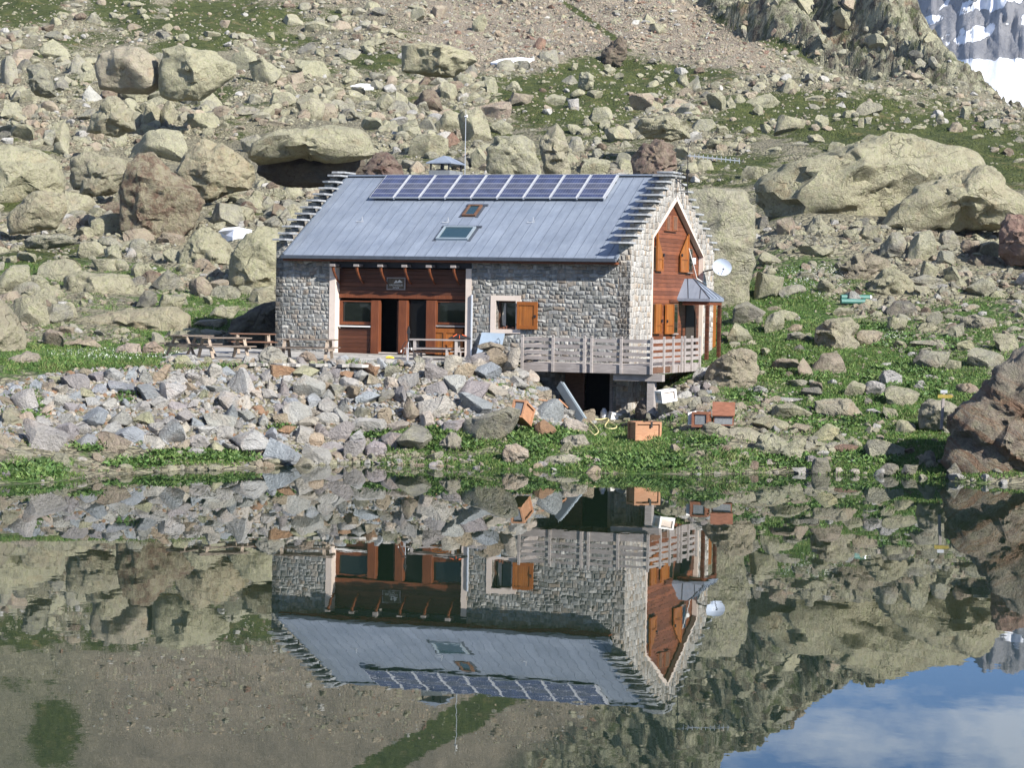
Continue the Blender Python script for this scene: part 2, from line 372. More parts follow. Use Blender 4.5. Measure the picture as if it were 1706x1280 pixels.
def glass():
    m, n, l, b = newmat('window_glass'); g = G(n, l)
    b.inputs['Base Color'].default_value = (.010, .013, .012, 1); b.inputs['Roughness'].default_value = .03; b.inputs['IOR'].default_value = 1.45
    l.new(g.bump(g.noise(g.obj(), 1.2, 2), .01, .3), b.inputs['Normal'])
    return m
M_GLASS = glass()
M_GLASSD = flat('dark_door_glass', (.008, .008, .008), .25, 0, 3, .1, 0, .12)
def skyglass():
    m, n, l, b = newmat('roof_window_glass')
    b.inputs['Base Color'].default_value = (.03, .06, .075, 1); b.inputs['Roughness'].default_value = .05; b.inputs['IOR'].default_value = 2.0
    return m
M_SKYG = skyglass()
def cells():
    m, n, l, b = newmat('solar_cells'); g = G(n, l); o = g.obj(); s = g.sep(o)
    def lines(v, per, wd):
        fr = g.math('FRACT', g.math('DIVIDE', v, per)); e = g.math('MINIMUM', fr, g.math('SUBTRACT', 1.0, fr)); return g.mr(e, wd*.6, wd, 1, 0)
    r1 = lines(g.math('ADD', s[0], 10.0), .1075, .05); r2 = lines(g.math('ADD', s[1], 10.0), .1075, .05)
    r3 = lines(g.math('ADD', s[1], 10.0), .43, .03)
    q = g.noise(g.vm('MULTIPLY', o, (2, 2, 2)), 1.2, 3)
    band = n.new('ShaderNodeTexWhiteNoise'); band.noise_dimensions = '1D'
    l.new(g.math('FLOOR', g.math('DIVIDE', g.math('ADD', s[1], 10.0), .43)), band.inputs['W'])
    c = g.mix(g.math('MULTIPLY', band.outputs['Value'], .9), (.022, .036, .105, 1), (.070, .073, .092, 1))
    c = g.mix(1.0, c, gray(g, g.mr(q, .3, .7, .7, 1.4)), 'MULTIPLY')
    c = g.mix(g.math('MULTIPLY', g.math('MAXIMUM', r1, r2), .35), c, (.33, .34, .38, 1))
    c = g.mix(g.math('MULTIPLY', r3, .9), c, (.55, .55, .58, 1))
    l.new(c, b.inputs['Base Color']); b.inputs['Roughness'].default_value = .18; b.inputs['IOR'].default_value = 1.5
    return m
M_CELLS = cells()
def paving():
    m, n, l, b = newmat('stone_paving'); g = G(n, l); o = g.pos()
    c = g.vm('MULTIPLY', g.vm('ADD', o, g.vm('SCALE', g.noisec(o, 2, 2), .3)), (1.6, 1.6, 0))
    d = g.vor(c, 1.0, 'DISTANCE_TO_EDGE'); cc = g.sep(g.vor(c, 1.0, 'F1', 'Color'))
    col = g.mix(cc[0], (.26, .25, .23, 1), (.42, .40, .37, 1)); col = g.mix(g.mr(d, .0, .05, .7, 0), col, (.12, .11, .09, 1))
    col = g.mix(1.0, col, gray(g, g.mr(g.noise(o, 5, 6, .7), .3, .7, .8, 1.2)), 'MULTIPLY')
    l.new(col, b.inputs['Base Color']); b.inputs['Roughness'].default_value = .85
    return m
M_PAVE = paving()
def water():
    m, n, l, b = newmat('lake_water'); g = G(n, l); p = g.pos()
    b.inputs['Base Color'].default_value = (.010, .020, .011, 1); b.inputs['Roughness'].default_value = .0; b.inputs['IOR'].default_value = 1.40
    b.inputs['Specular Tint'].default_value = (.90, 1.0, .93, 1)
    v = g.vm('MULTIPLY', p, (.9, .55, 1))
    h = g.math('ADD', g.noise(v, 1.1, 2, .5), g.math('MULTIPLY', g.noise(v, 4.5, 2, .5), .18))
    l.new(g.bump(h, .00115, 1.0), b.inputs['Normal'])
    return m
M_WATER = water()
def grass_mat(name, c0, c1):
    m, n, l, b = newmat(name); g = G(n, l)
    at = n.new('ShaderNodeAttribute'); at.attribute_name = 'tint'
    l.new(at.outputs['Color'], b.inputs['Base Color']); b.inputs['Roughness'].default_value = .6; b.inputs['Specular IOR Level'].default_value = .3
    b.inputs['Subsurface Weight'].default_value = 0.0
    return m
M_GRASS = grass_mat('grass_blades', 0, 0)
def mountain_mat():
    m, n, l, b = newmat('far_mountain'); g = G(n, l); p = g.pos()
    at = n.new('ShaderNodeAttribute'); at.attribute_name = 'mask'; sn = g.sep(at.outputs['Vector'])[0]
    nn = g.noise(g.vm('MULTIPLY', p, (1, 1, .35)), .012, 10, .7); n2 = g.noise(p, .03, 8, .7)
    rock = g.mix(g.ramp(nn, .36, .64), (.20, .20, .215, 1), (.31, .305, .31, 1))
    f = g.mr(g.math('ADD', sn, g.math('MULTIPLY', g.math('SUBTRACT', n2, .5), .9)), .45, .53)
    l.new(g.mix(f, rock, (.70, .72, .76, 1)), b.inputs['Base Color']); b.inputs['Roughness'].default_value = .9
    l.new(g.bump(g.math('MULTIPLY', nn, g.math('SUBTRACT', 1.0, g.math('MULTIPLY', f, .93))), 45, 1.0), b.inputs['Normal'])
    return m
M_MTN = mountain_mat()
# ------------------------------------------------------------------ terrain
def rz(x, row, D):
    d = pdir(x, row); return C0 + d[2] / d[1] * D
TAB = {  # photo column : (near part as (distance, height)), (far part as (distance, photo row))
 -300: ([(55,-2),(66,-.4),(68,.05),(72,.9),(76,1.7),(80,2.7),(84,3.1),(94,3.3)], [(101,520),(112,470),(130,430),(150,380),(185,300),(250,200),(310,130),(370,60),(415,0),(480,-90),(560,-200),(700,-330)]),
 0: ([(55,-2),(67,-.5),(69.4,.05),(72,.5),(75,1.1),(78,1.9),(81,2.6),(84.5,3.1),(95,3.3)], [(100,540),(106,500),(116,462),(130,430),(150,385),(185,300),(250,200),(310,130),(370,60),(415,0),(480,-90),(560,-200),(700,-330)]),
 300: ([(55,-2),(73.5,-.5),(76,.05),(78.5,.7),(81,1.8),(83.8,2.9),(86,3.04),(97,3.05)], [(101,560),(108,510),(125,450),(145,398),(190,300),(250,200),(310,130),(370,60),(415,0),(480,-90),(560,-200),(700,-330)]),
 600: ([(55,-2),(78.5,-.5),(80.8,.05),(82.5,.8),(84,1.8),(86.3,3.0),(88,3.04),(103,3.05)], [(108,560),(118,490),(130,440),(150,390),(190,300),(250,205),(310,135),(370,65),(415,0),(480,-90),(560,-200),(700,-330)]),
 800: ([(55,-2),(76.5,-.5),(79,.05),(81,.5),(83.0,1.4),(86.3,3.0),(88,3.04),(103,3.05)], [(108,560),(118,490),(130,440),(150,390),(190,300),(250,205),(310,135),(370,65),(415,0),(480,-90),(560,-200),(700,-330)]),
 890: ([(55,-2),(76,-.5),(78.6,.05),(81,.4),(83.5,.9),(86.5,2.2),(88.5,2.9),(90,3.0),(100,3.05)], [(108,560),(118,490),(130,440),(150,390),(190,300),(250,210),(310,140),(370,62),(415,-5),(480,-95),(560,-200),(700,-330)]),
 945: ([(55,-2),(75.5,-.5),(78.2,.05),(82,.6),(85.5,.95),(88,1.1),(90,1.2),(92,1.2),(96,2.8),(101,3.0)], [(108,560),(118,490),(130,440),(150,390),(190,300),(250,212),(310,142),(345,95),(385,55),(420,-5),(480,-95),(560,-200),(700,-330)]),
 1060: ([(55,-2),(75.3,-.5),(78,.05),(82,.65),(85.5,.95),(88.5,1.15),(91,1.4),(96,2.9),(101,3.1)], [(108,560),(118,490),(130,440),(150,380),(190,295),(250,215),(310,150),(345,100),(385,50),(420,-20),(480,-105),(560,-210),(700,-330)]),
 1170: ([(55,-2),(75.5,-.5),(78,.05),(80,.8),(83.5,1.4),(87,2.1),(91,2.9),(94,3.22),(99,3.3)], [(108,530),(118,470),(130,420),(150,360),(190,285),(250,210),(310,150),(345,110),(380,70),(410,0),(445,-100),(480,-205),(530,-270),(700,-300)]),
 1300: ([(55,-2),(77,-.5),(79.5,.05),(82,.75),(86.5,1.75),(91.5,2.65)], [(99,570),(108,510),(114,450),(127,378),(150,332),(190,285),(250,222),(310,160),(345,130),(375,75),(400,-20),(435,-122),(470,-100),(560,50),(700,120)]),
 1400: ([(55,-2),(76.5,-.5),(79,.05),(82,.75),(86.5,1.75),(91.5,2.65)], [(99,570),(108,510),(114,450),(127,378),(150,332),(190,280),(250,218),(310,162),(345,138),(365,100),(390,20),(422,-28),(460,20),(540,100),(700,160)]),
 1500: ([(55,-2),(76.3,-.5),(78.8,.05),(82,.75),(86.5,1.75),(91.5,2.65)], [(99,570),(108,510),(114,450),(127,378),(150,330),(190,272),(250,215),(310,172),(345,145),(362,90),(380,30),(400,-14),(440,60),(500,150),(700,230)]),
 1600: ([(55,-2),(74,-.5),(76.5,.05),(80,.6),(86,1.7),(91.5,2.7)], [(99,565),(108,510),(114,450),(128,378),(150,335),(190,275),(250,218),(305,185),(335,160),(352,118),(365,80),(395,130),(440,220),(700,300)]),
 1706: ([(55,-2),(73.5,-.5),(75.8,.05),(80,.8),(86,1.8),(91.5,2.8)], [(99,560),(108,505),(114,448),(129,380),(160,325),(200,272),(250,228),(300,201),(340,222),(400,260),(700,330)]),
 2000: ([(55,-2),(73,-.5),(75,.05),(80,.9),(86,1.9),(91.5,2.9)], [(99,555),(108,500),(114,445),(129,380),(160,330),(200,290),(250,262),(300,255),(340,262),(400,280),(700,330)]),
}
DS = np.concatenate([np.arange(55, 70, 1.0), np.arange(70, 130, .28), np.arange(130, 200, .55), np.arange(200, 480, 1.15), np.arange(480, 700, 5.0)])
cx = sorted(TAB)
cz = []
for x in cx:
    a, b_ = TAB[x]; dd = [q[0] for q in a] + [q[0] for q in b_]; zz = [q[1] for q in a] + [float(rz(x, q[1], q[0])) for q in b_]
    cz.append(np.interp(DS, dd, zz))
cz = np.array(cz)
cs = np.array([pdir(x, 490)[0] / pdir(x, 490)[1] for x in cx])
SS = np.concatenate([np.linspace(-.46, -.28, 30)[:-1], np.linspace(-.28, .28, 830), np.linspace(.28, .46, 30)[1:]])
HZ = np.stack([np.interp(SS, cs, cz[:, j]) for j in range(len(DS))], 1)         # [s, D]
k = np.array([1, 2, 3, 2, 1.]); k /= k.sum()                                     # soften the creases along s
HZ = np.apply_along_axis(lambda q: np.convolve(np.pad(q, 12, 'edge'), np.ones(25)/25, 'valid'), 0, HZ)
SG, DG = np.meshgrid(SS, DS, indexing='ij'); XG = SG*DG; YG = DG
HX, HY, TH = -8.819, 94.1145, .3638
ct, st_ = math.cos(TH), math.sin(TH)
def to_local(X, Y): return (X-HX)*ct - (Y-HY)*st_, (X-HX)*st_ + (Y-HY)*ct
def to_world(u, v): return HX + u*ct + v*st_, HY - u*st_ + v*ct
UG, VG = to_local(XG, YG)
sm = lambda x, a, b: np.clip((x-a)/(b-a), 0, 1)**2 * (3 - 2*np.clip((x-a)/(b-a), 0, 1))
far = sm(DG, 100, 125)
pxg = 853 + F*SG
py0 = 490 - F*(HZ-C0)/DG + .0165*(pxg-853)
cliff = sm(.72*(pxg-941) - py0 - 55*sm(py0, -70, 20), 45, 95) * sm(DG, 325, 350) * sm(pxg + np.clip(-py0, 0, 400)*1.3, 1120, 1180)
cliff = cliff*(1 - sm(py0 - (.42*(pxg-1170)+0), 18, 34)*sm(1420-pxg, -20, 60))
nz = fbm(P3(XG/16, YG/16), 4, 3)*1.1 + fbm(P3(XG/4.5, YG/4.5), 4, 9)*.45
HZ = HZ + nz*far*(1-cliff*.5)*np.clip(DG/190, .5, 1.5)
r1 = 1 - np.abs(fbm(P3((XG*.8+YG*.5)/9, (YG*.9-XG*.4)/22), 5, 21)); r2 = fbm(P3((XG+YG*.7)/3.2, (YG-XG*.6)/9), 5, 31)
HZ = HZ + cliff*((r1-.6)*7.0 + r2*2.4 + fbm(P3(XG/28, YG/28), 3, 55)*1.6)
HZ = HZ + (1-far)*fbm(P3(XG/2.2, YG/2.2), 3, 5)*.07
inside = (UG > -.2) & (UG < 13.75) & (VG > .4) & (VG < 11.3); HZ = np.where(inside, np.minimum(HZ, 3.0), HZ)
under = (UG > 9.9) & (UG < 15.9) & (VG > -2.2) & (VG < .42); HZ = np.where(under, np.minimum(HZ, 2.6), HZ)
ter = (UG > -9) & (UG < 10.1) & (VG > -6.5) & (VG < .4) & (HZ > 2.9) & (HZ < 3.3); HZ = np.where(ter, 3.02 + .02*(YG-86) + (HZ-3.0)*.06, HZ)
gab = (UG > 13.7) & (UG < 17.5) & (VG > -.5) & (VG < 9.5); HZ = np.where(gab, np.minimum(HZ, 3.2), HZ)
HZ = np.where((UG > 10.2) & (UG < 13.7) & (VG > .3) & (VG < 4.5), np.minimum(HZ, 1.05), HZ)
def hgt(X, Y):
    X = np.asarray(X, float); Y = np.asarray(Y, float); s = X / Y
    i = np.clip(np.interp(s, SS, np.arange(len(SS))), 0, len(SS)-1.001); j = np.clip(np.interp(Y, DS, np.arange(len(DS))), 0, len(DS)-1.001)
    a = i.astype(int); b = j.astype(int); fa = i-a; fb = j-b
    return (HZ[a, b]*(1-fa) + HZ[a+1, b]*fa)*(1-fb) + (HZ[a, b+1]*(1-fa) + HZ[a+1, b+1]*fa)*fb
def hit(x, y, dmin=66):
    """ground point seen at photo pixel (x, y)"""
    d = pdir(np.atleast_1d(x), np.atleast_1d(y)); sx = d[:, 0]/d[:, 1]; tz = d[:, 2]/d[:, 1]
    D = DS[DS >= dmin]; zr = C0 + tz[:, None]*D[None]; zt = hgt(sx[:, None]*D[None], np.broadcast_to(D, zr.shape))
    bel = zt > zr; i = np.argmax(bel, 1); ok = bel.any(1) & (i > 0); i = np.clip(i, 1, None); r = np.arange(len(i))
    g0 = zr[r, i-1]-zt[r, i-1]; g1 = zr[r, i]-zt[r, i]; t = np.clip(g0/(g0-g1+1e-9), 0, 1); Dh = D[i-1] + t*(D[i]-D[i-1])
    return np.stack([sx*Dh, Dh, C0+tz*Dh], 1), ok
# green / scree / lush masks, listed where the meadow patches lie, kept as the ground's own colour
GREEN = [(130,60,80,14,.7),(300,75,90,14,.75),(480,70,60,14,.8),(60,100,60,10,.6),(560,25,40,25,.7),(620,100,60,14,.8),(45,12,75,40,1.1),(205,10,70,38,1.1),(380,28,120,38,1.15),(330,150,90,16,.6),(520,120,60,14,.6),(150,130,50,14,.5),(90,180,60,12,.5),(560,230,50,12,.4),(250,330,60,18,.6),(400,355,60,20,.6),(100,420,120,30,.8),(250,560,70,14,.5),(900,260,60,14,.5),(1010,230,50,16,.5),(800,215,40,12,.5),(640,180,50,12,.5),(975,150,140,62,1.1),(880,120,70,25,.7),(1090,130,90,30,.8),(380,25,120,45,.9),(60,15,120,22,.7),(250,45,90,25,.5),(700,55,90,26,.9),(790,30,45,18,.5),(650,85,55,20,.6),(560,75,60,14,.4),
 (1400,190,260,40,.85),(1560,225,190,45,1.0),(1650,250,120,60,1.0),(1230,190,120,30,.6),(1220,260,70,40,.6),(470,150,60,12,.5),(400,130,50,14,.4),(60,440,90,40,.9),(30,330,45,25,.9),(210,450,150,26,.5),(330,500,120,20,.6),(360,535,70,25,.8),
 (150,595,180,24,1.0),(430,611,380,4,.5),(1000,560,60,500,.3),(1080,740,130,40,.9),(900,735,60,35,.8),(1000,775,420,20,.8),(1400,640,320,140,.85),(1300,500,120,60,.8),(1340,440,110,35,.7),(1500,760,200,60,1.0),(1620,560,140,90,.7),(1430,480,60,30,.6),
 (50,785,90,30,.8),(150,752,40,20,.5),(225,778,50,14,.6),(335,762,80,16,.8),(520,725,90,18,.3),(700,735,150,22,.7),(60,700,25,60,.6),(1650,400,60,25,.5),(700,170,40,15,.6),(740,200,60,14,.4),(1290,350,70,20,.5),
 (300,-200,75,85,1.3),(112,-190,52,60,1.2),(-60,-60,60,30,.9),(500,-60,80,40,.8),(420,-105,60,60,1.0),(560,40,40,30,.5),(1060,40,120,22,.4),(1150,120,160,14,.9),(1300,80,60,20,.6)]
def masks(px, py, D, X, Y):
    n1 = fbm(P3(px/55., py/28.), 4, 71); n2 = fbm(P3(X/9, Y/14), 4, 77)
    gr = np.full(px.shape, .27)
    for (a, b, ra, rb, wt) in GREEN:
        d = ((px-a)/ra)**2 + ((py-b)/rb)**2; gr = np.maximum(gr, wt*np.exp(-np.clip(d, 0, 20)**1.3*.7))
    gr = np.clip(gr + .22*n1*sm(py, -50, 520)*0 + .28*n2, 0, 1.2)
    # scree fan: right/top, below the cliff
    e = py - (0.62*(px-560) - 175); sc_ = sm(-(py - 118 - 16*np.sin(px/60.)), -12, 40) * sm(px, 560, 760) * sm(1290 - px + (py-60)*.5, -30, 60)
    sc_ = np.maximum(sc_, sm(-(py+5 - .06*(px-300)), -30, 40) * sm(px, 60, 260))
    lush = 1 - sm(D, 104, 135)
    gr = gr*(1 - .8*sc_*(1-sm(np.abs(py-(.73*(px-941))), 0, 1)*0))
    band = np.exp(-((py - .72*(px-935))/7.)**2) * sm(px, 900, 950) * sm(1060-px, -20, 30)      # grass line crossing the scree
    band = np.maximum(band, 1.1*sm(.72*(px-941)-py, -6, 6)*sm(py-.72*(px-941), -75, -50)*sm(-py, 10, 40)*sm(D, 300, 380))
    band2 = np.exp(-((py - (.42*(px-1170)+18))/13.)**2) * sm(px, 1150, 1210) * sm(1420-px, -20, 60)
    gr = np.maximum(gr, np.maximum(.95*band, 1.0*band2))
    return gr, sc_, lush
PXG, PYG = proj(np.stack([XG, YG, HZ], -1))
gm, scm, lum = masks(PXG, PYG, DG, XG, YG)
scm = scm*(1-cliff); gm = gm*(1-.55*cliff)
def grid_mesh(name, X, Y, Z, mat):
    a, b = X.shape; V = np.stack([X, Y, Z], -1).reshape(-1, 3); i = np.arange(a*b).reshape(a, b)
    Fq = np.stack([i[:-1, :-1], i[1:, :-1], i[1:, 1:], i[:-1, 1:]], -1).reshape(-1, 4)
    return mesh_np(name, V, Fq, mat, True)
me = grid_mesh('hillside', XG, YG, HZ, M_GROUND)
vcol(me, 'mask', np.stack([gm, scm, lum, cliff], -1).reshape(-1, 4))
tag(link_mesh('hillside', me, None), kind='structure')
def sample(A, X, Y):
    s = X/Y; i = np.clip(np.interp(s, SS, np.arange(len(SS))).astype(int), 0, len(SS)-1); j = np.clip(np.interp(Y, DS, np.arange(len(DS))).astype(int), 0, len(DS)-1)
    return A[i, j]
# lake and the near bank the photographer stands on
b_ = MB(); b_.add([(-160, 4, 0), (160, 4, 0), (160, 100, 0), (-160, 100, 0)], [(0, 1, 2, 3)])
tag(b_.build('lake', M_WATER), kind='structure')
bx_ = np.linspace(-160, 160, 60); by_ = np.linspace(-60, 60, 60); BX, BY = np.meshgrid(bx_, by_, indexing='ij')
BZ = np.where(BY < 5, 3.9 - sm(BY, -2, 7)*6.4, -2.5) + fbm(P3(BX/9, BY/9), 3, 4)*.3*(BY < 3)
me = grid_mesh('near_bank', BX, BY, BZ, M_GROUND); vcol(me, 'mask', np.tile([.6, 0, 1, 0.], (BX.size, 1)))
tag(link_mesh('near_bank', me, None), kind='structure')
# far mountain beyond the valley
ms = np.linspace(pdir(1380, 0)[0], pdir(2300, 0)[0], 260); mr_ = np.linspace(0, 1, 130)
MS, MR = np.meshgrid(ms, mr_, indexing='ij'); mpx = 853 + F*MS
top = np.interp(mpx, [1380, 1440, 1490, 1530, 1600, 1700, 1850, 2300], [150, 60, 12, -25, -80, -92, -130, -60]) + 14*fbm(P3(mpx/22., mpx*0), 4, 5)
row = 330 + (top-330)*MR; snz = sm(row, 90, 110); MD = 2300 + 700*MR + (26*fbm(P3(mpx/26., row/60.), 5, 8) - 16*np.abs(fbm(P3(mpx/14., row/90.), 4, 18)))*(1-.85*snz)
MZ = C0 + (505-row)*MD/F; MX = MS*MD
SNOW = [(1640,8,52,13),(1612,62,38,13),(1535,38,16,9),(1760,20,50,20),(1560,12,5,10),(1700,-40,20,12)]
sn = 1.1*sm(row + 6*fbm(P3(mpx/14., row/30.), 3, 3), 96, 108)*sm(mpx, 1560, 1590)
for (a, b, ra, rb) in SNOW: sn = np.maximum(sn, 1.0*np.exp(-np.clip((((mpx-a)+.8*(row-b))/ra)**2 + ((row-b+.15*(mpx-a))/rb)**2, 0, 20)*.8) + .35*fbm(P3(mpx/9., row/7.), 3, 12)*(np.abs(mpx-a) < ra*1.6)*(np.abs(row-b) < rb*1.6))
me = grid_mesh('far_mountain', MX, MD, MZ, M_MTN); vcol(me, 'mask', np.stack([sn, sn, sn, sn], -1).reshape(-1, 4))
tag(link_mesh('far_mountain', me, None), kind='structure')

# ------------------------------------------------------------------ the refuge (local axes: u along the front, v into the house, z up)
cam_l = np.array([*to_local(0.0, 0.0), C0])
def ldir(x, y):
    d = pdir(x, y); return np.array([d[0]*ct - d[1]*st_, d[0]*st_ + d[1]*ct, d[2]])
def fv(x, y, v):                      # point of the plane v = const seen at the pixel -> (u, z)
    d = ldir(x, y); t = (v-cam_l[1])/d[1]; p = cam_l + t*d; return float(p[0]), float(p[2])
def gu(x, y, u):                      # point of the plane u = const -> (v, z)
    d = ldir(x, y); t = (u-cam_l[0])/d[0]; p = cam_l + t*d; return float(p[1]), float(p[2])
ZE, VR, ZR = 6.937, 5.754, 10.22; SL = (ZR-ZE)/VR; LU = 13.40; UGB = 13.82; VB = 2*VR
def roofpt(x, y, off=0.0):
    d = ldir(x, y); t = (ZE+off+SL*cam_l[1] - cam_l[2]) / (d[2] - SL*d[1]); p = cam_l + t*d; return float(p[0]), float(p[1])
def roofz(v): return ZE + SL*v
house = empty('stone_refuge', (HX, HY, 0), -TH, 'grey stone mountain refuge with blue-grey metal roof and solar panels beside the lake', 'house')
FZ = 3.20                             # floor
VW, VP = .36, .70                     # stone face, recessed wood face
uL0 = fv(459, 520, VW)[0]; uPL = fv(548.5, 520, VW)[0]; uPL2 = fv(558.5, 520, VW)[0]; uPR = fv(775.5, 520, VW)[0]; uPR2 = fv(785, 520, VW)[0]
wx0, wz1 = fv(818, 492, VW); wx1, wz0 = fv(867, 556, VW)            # plaster window surround
hx0, hz1 = fv(826.5, 501, VW); hx1, hz0 = fv(859, 549, VW)           # opening
dx0, dz1 = fv(922, 622, VW); dx1, dz0 = fv(1015, 697, VW); dz0 = .9
dx0 = fv(938, 640, VW)[0]
WT = .45; EZ = ZE - .12
mb = MB(); mb.box(uL0, uPL, VW, VW+WT, .8, EZ); mb.build('front_wall', M_STONE, house)
mb = MB()
mb.box(uPR2, hx0, VW, VW+WT, 2.0, EZ)
mb.box(hx0, hx1, VW, VW+WT, hz1, EZ); mb.box(hx0, hx1, VW, VW+WT, 2.0, hz0)
mb.box(hx1, UGB-.002, VW, VW+WT, 2.92, EZ)
mb.box(uPR2, dx0, VW, VW+WT, .3, 2.0); mb.box(hx1, dx0, VW, VW+WT, 2.0, 2.92); mb.box(dx1, UGB-.002, VW, VW+WT, .3, 2.92)
mb.build('front_wall', M_STONE, house)
# gable walls with a corbie-stepped parapet
NS = 11
steps = [(-.02 + i*.50, 7.56 + i*.268) for i in range(NS)]           # (v start, slab top)
def gable_profile(u):
    pts = [(VW, .3)]; pts.append((VW, steps[0][1]-.1))
    for i, (v, z) in enumerate(steps):
        if i: pts.append((max(v, VW)+.12, steps[i-1][1]-.1)); pts.append((max(v, VW)+.12, z-.1))
    pts.append((VR-.15, steps[-1][1]-.1)); pts.append((VR-.15, steps[-1][1]+.12)); 
    right = [(VB-p[0], p[1]) for p in pts[::-1]]
    return pts + right
prof = gable_profile(0)
ak = gu(1087, 395.5, UGB); aa = gu(1127.6, 325, UGB); ar = gu(1172.6, 427.7, UGB); ab = gu(1085, 563, UGB)
arch = [(ak[0], 3.1), ak, aa, ar, (ar[0], 3.1)]
# gable wall with arch: left pier, right pier, and the part above as prisms either side of the apex
def prism_u(mb_, poly, u0, u1): mb_.prism([(u0, v, z) for v, z in poly], (u1-u0, 0, 0))
mbg = MB(); U0 = UGB-.46
left = [p for p in prof if p[0] <= VR] + [(VR, prof[len(prof)//2][1])]
mid = aa[0]
lp = [(VW, .3)] + [p for p in prof[1:] if p[0] < mid-.01]
topz = steps[-1][1]+.12
lp += [(mid, topz)] + [aa, ak, (ak[0], .3)]
rp = [(mid, topz)] + [p for p in prof if p[0] > mid+.01] + [(ar[0], .3), ar, aa]
prism_u(mbg, lp, U0, UGB); prism_u(mbg, rp, U0, UGB)
mbg.build('gable_wall', M_STONE_G, house)
mbl = MB(); prism_u(mbl, prof, uL0, uL0+.30); mbl.build('far_gable_wall', M_STONE, house)
mbb = MB(); mbb.box(uL0+.31, UGB-.47, VB-.8, VB-.36, .3, EZ-.0); mbb.build('back_wall', M_STONE, house)
# slates of the stepped parapets
rng = random.Random(5)
for side in (0, 1):
    for i, (v, z) in enumerate(steps + [(VR-.42, topz+.02)]):
        for flip in (0, 1):
            if i == NS and flip: continue
            mb = MB(); j = lambda a: rng.uniform(-a, a)
            u0, u1 = ((-.42, .14) if side == 0 else (UGB-.66, UGB+.10)); u0 += j(.05); u1 += j(.04)
            v0, v1 = (v-.10+j(.03), v+.62) if i < NS else (VR-.55, VR+.55)
            if flip: v0, v1 = VB-v1, VB-v0
            zt = z + j(.012)
            poly = [(u0, v0+j(.04), zt-.075), ((u0+u1)/2, v0-.04+j(.03), zt-.075), (u1, v0+j(.04), zt-.075), (u1+j(.03), v1, zt-.075), (u0+j(.03), v1, zt-.075)]
            mb.prism(poly, (j(.015), j(.01), .075)); mb.build('parapet_slate', M_SLATE, house, .008)
# roof
mb = MB()
mb.add([(0, 0, ZE), (LU, 0, ZE), (LU, VR, ZR), (0, VR, ZR), (0, VB, ZE), (LU, VB, ZE),
        (0, 0, ZE-.10), (LU, 0, ZE-.10), (LU, VR, ZR-.12), (0, VR, ZR-.12), (0, VB, ZE-.10), (LU, VB, ZE-.10)],
       [(0, 1, 2, 3), (3, 2, 5, 4), (6, 9, 8, 7), (9, 10, 11, 8), (0, 6, 7, 1), (4, 5, 11, 10), (0, 3, 9, 6), (3, 4, 10, 9), (1, 7, 8, 2), (2, 8, 11, 5)])
roof = mb.build('roof', M_ZINC, house)
mb = MB(); uu = .42
while uu < LU-.1:
    for s in (0, 1):
        a = (uu, .01, ZE+.008) if s == 0 else (uu, VB-.01, ZE+.008); mb.bar(a, (uu, VR, ZR+.008), .014, .026)
    uu += .42
seams = mb.build('roof_seam', M_SEAM, roof); seams['kind'] = 'stuff'
mb = MB(); mb.bar((0, VR, ZR+.03), (LU, VR, ZR+.03), .30, .06); mb.build('ridge_cap', M_ZINC, roof)
for u_ in (.03, LU-.03): mb = MB(); mb.bar((u_, 0, ZE+.02), (u_, VR, ZR+.02), .07, .07); mb.build('verge_flashing', M_SEAM, roof)
# gutter and eave board
mb = MB(); mb.box(-.02, LU+.02, -.13, -.003, ZE-.13, ZE+.012); mb.build('gutter', M_GUTTER, house, .02)
mb = MB(); mb.box(.02, LU-.02, .02, .34, ZE-.21, ZE-.125); mb.build('eave_board', M_FRAME, house)
# lead-coloured beam over the recess, plaster jambs, wood front
mb = MB(); mb.box(uPL+.01, uPR2-.01, .40, .80, ZE-.42, ZE-.215); mb.build('lintel_beam', M_DARKMET, house)
mb = MB(); mb.box(uPL+.002, uPL2, VW-.02, .86, FZ-.1, ZE-.425); mb.build('plaster_jamb', M_PLASTER, house)
mb = MB(); mb.box(uPR, uPR2-.002, VW-.02, .86, FZ-.1, ZE-.425); mb.build('plaster_jamb', M_PLASTER, house)
mb = MB(); mb.tube([(uPR2+.05, VW-.07, FZ), (uPR2+.05, VW-.07, 5.55)], .045); mb.build('downpipe', M_SILVER, house)
def fr(name, x0, y0, x1, y1, v0, v1, mat, parent=house, bevel=0.0):
    u0, z1 = fv(x0, y0, v0); u1, z0 = fv(x1, y1, v0); mb = MB(); mb.box(u0, u1, v0, v1, z0, z1); return mb.build(name, mat, parent, bevel)
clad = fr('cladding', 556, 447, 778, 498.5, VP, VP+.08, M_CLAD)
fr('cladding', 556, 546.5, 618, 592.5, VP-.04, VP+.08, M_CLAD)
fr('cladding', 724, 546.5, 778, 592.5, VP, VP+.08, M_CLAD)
fr('fascia_board', 559, 489.5, 776, 499.5, VP-.03, VP-.004, M_FRAME)
fr('door_post', 618, 500.5, 630, 590, VP-.14, VP+.12, M_FRAME, house, .01)
fr('door_post', 664, 500.5, 676.5, 590, VP-.14, VP+.12, M_FRAME, house, .01)
fr('door_post', 710, 500.5, 724.5, 590, VP-.14, VP+.12, M_FRAME, house, .01)
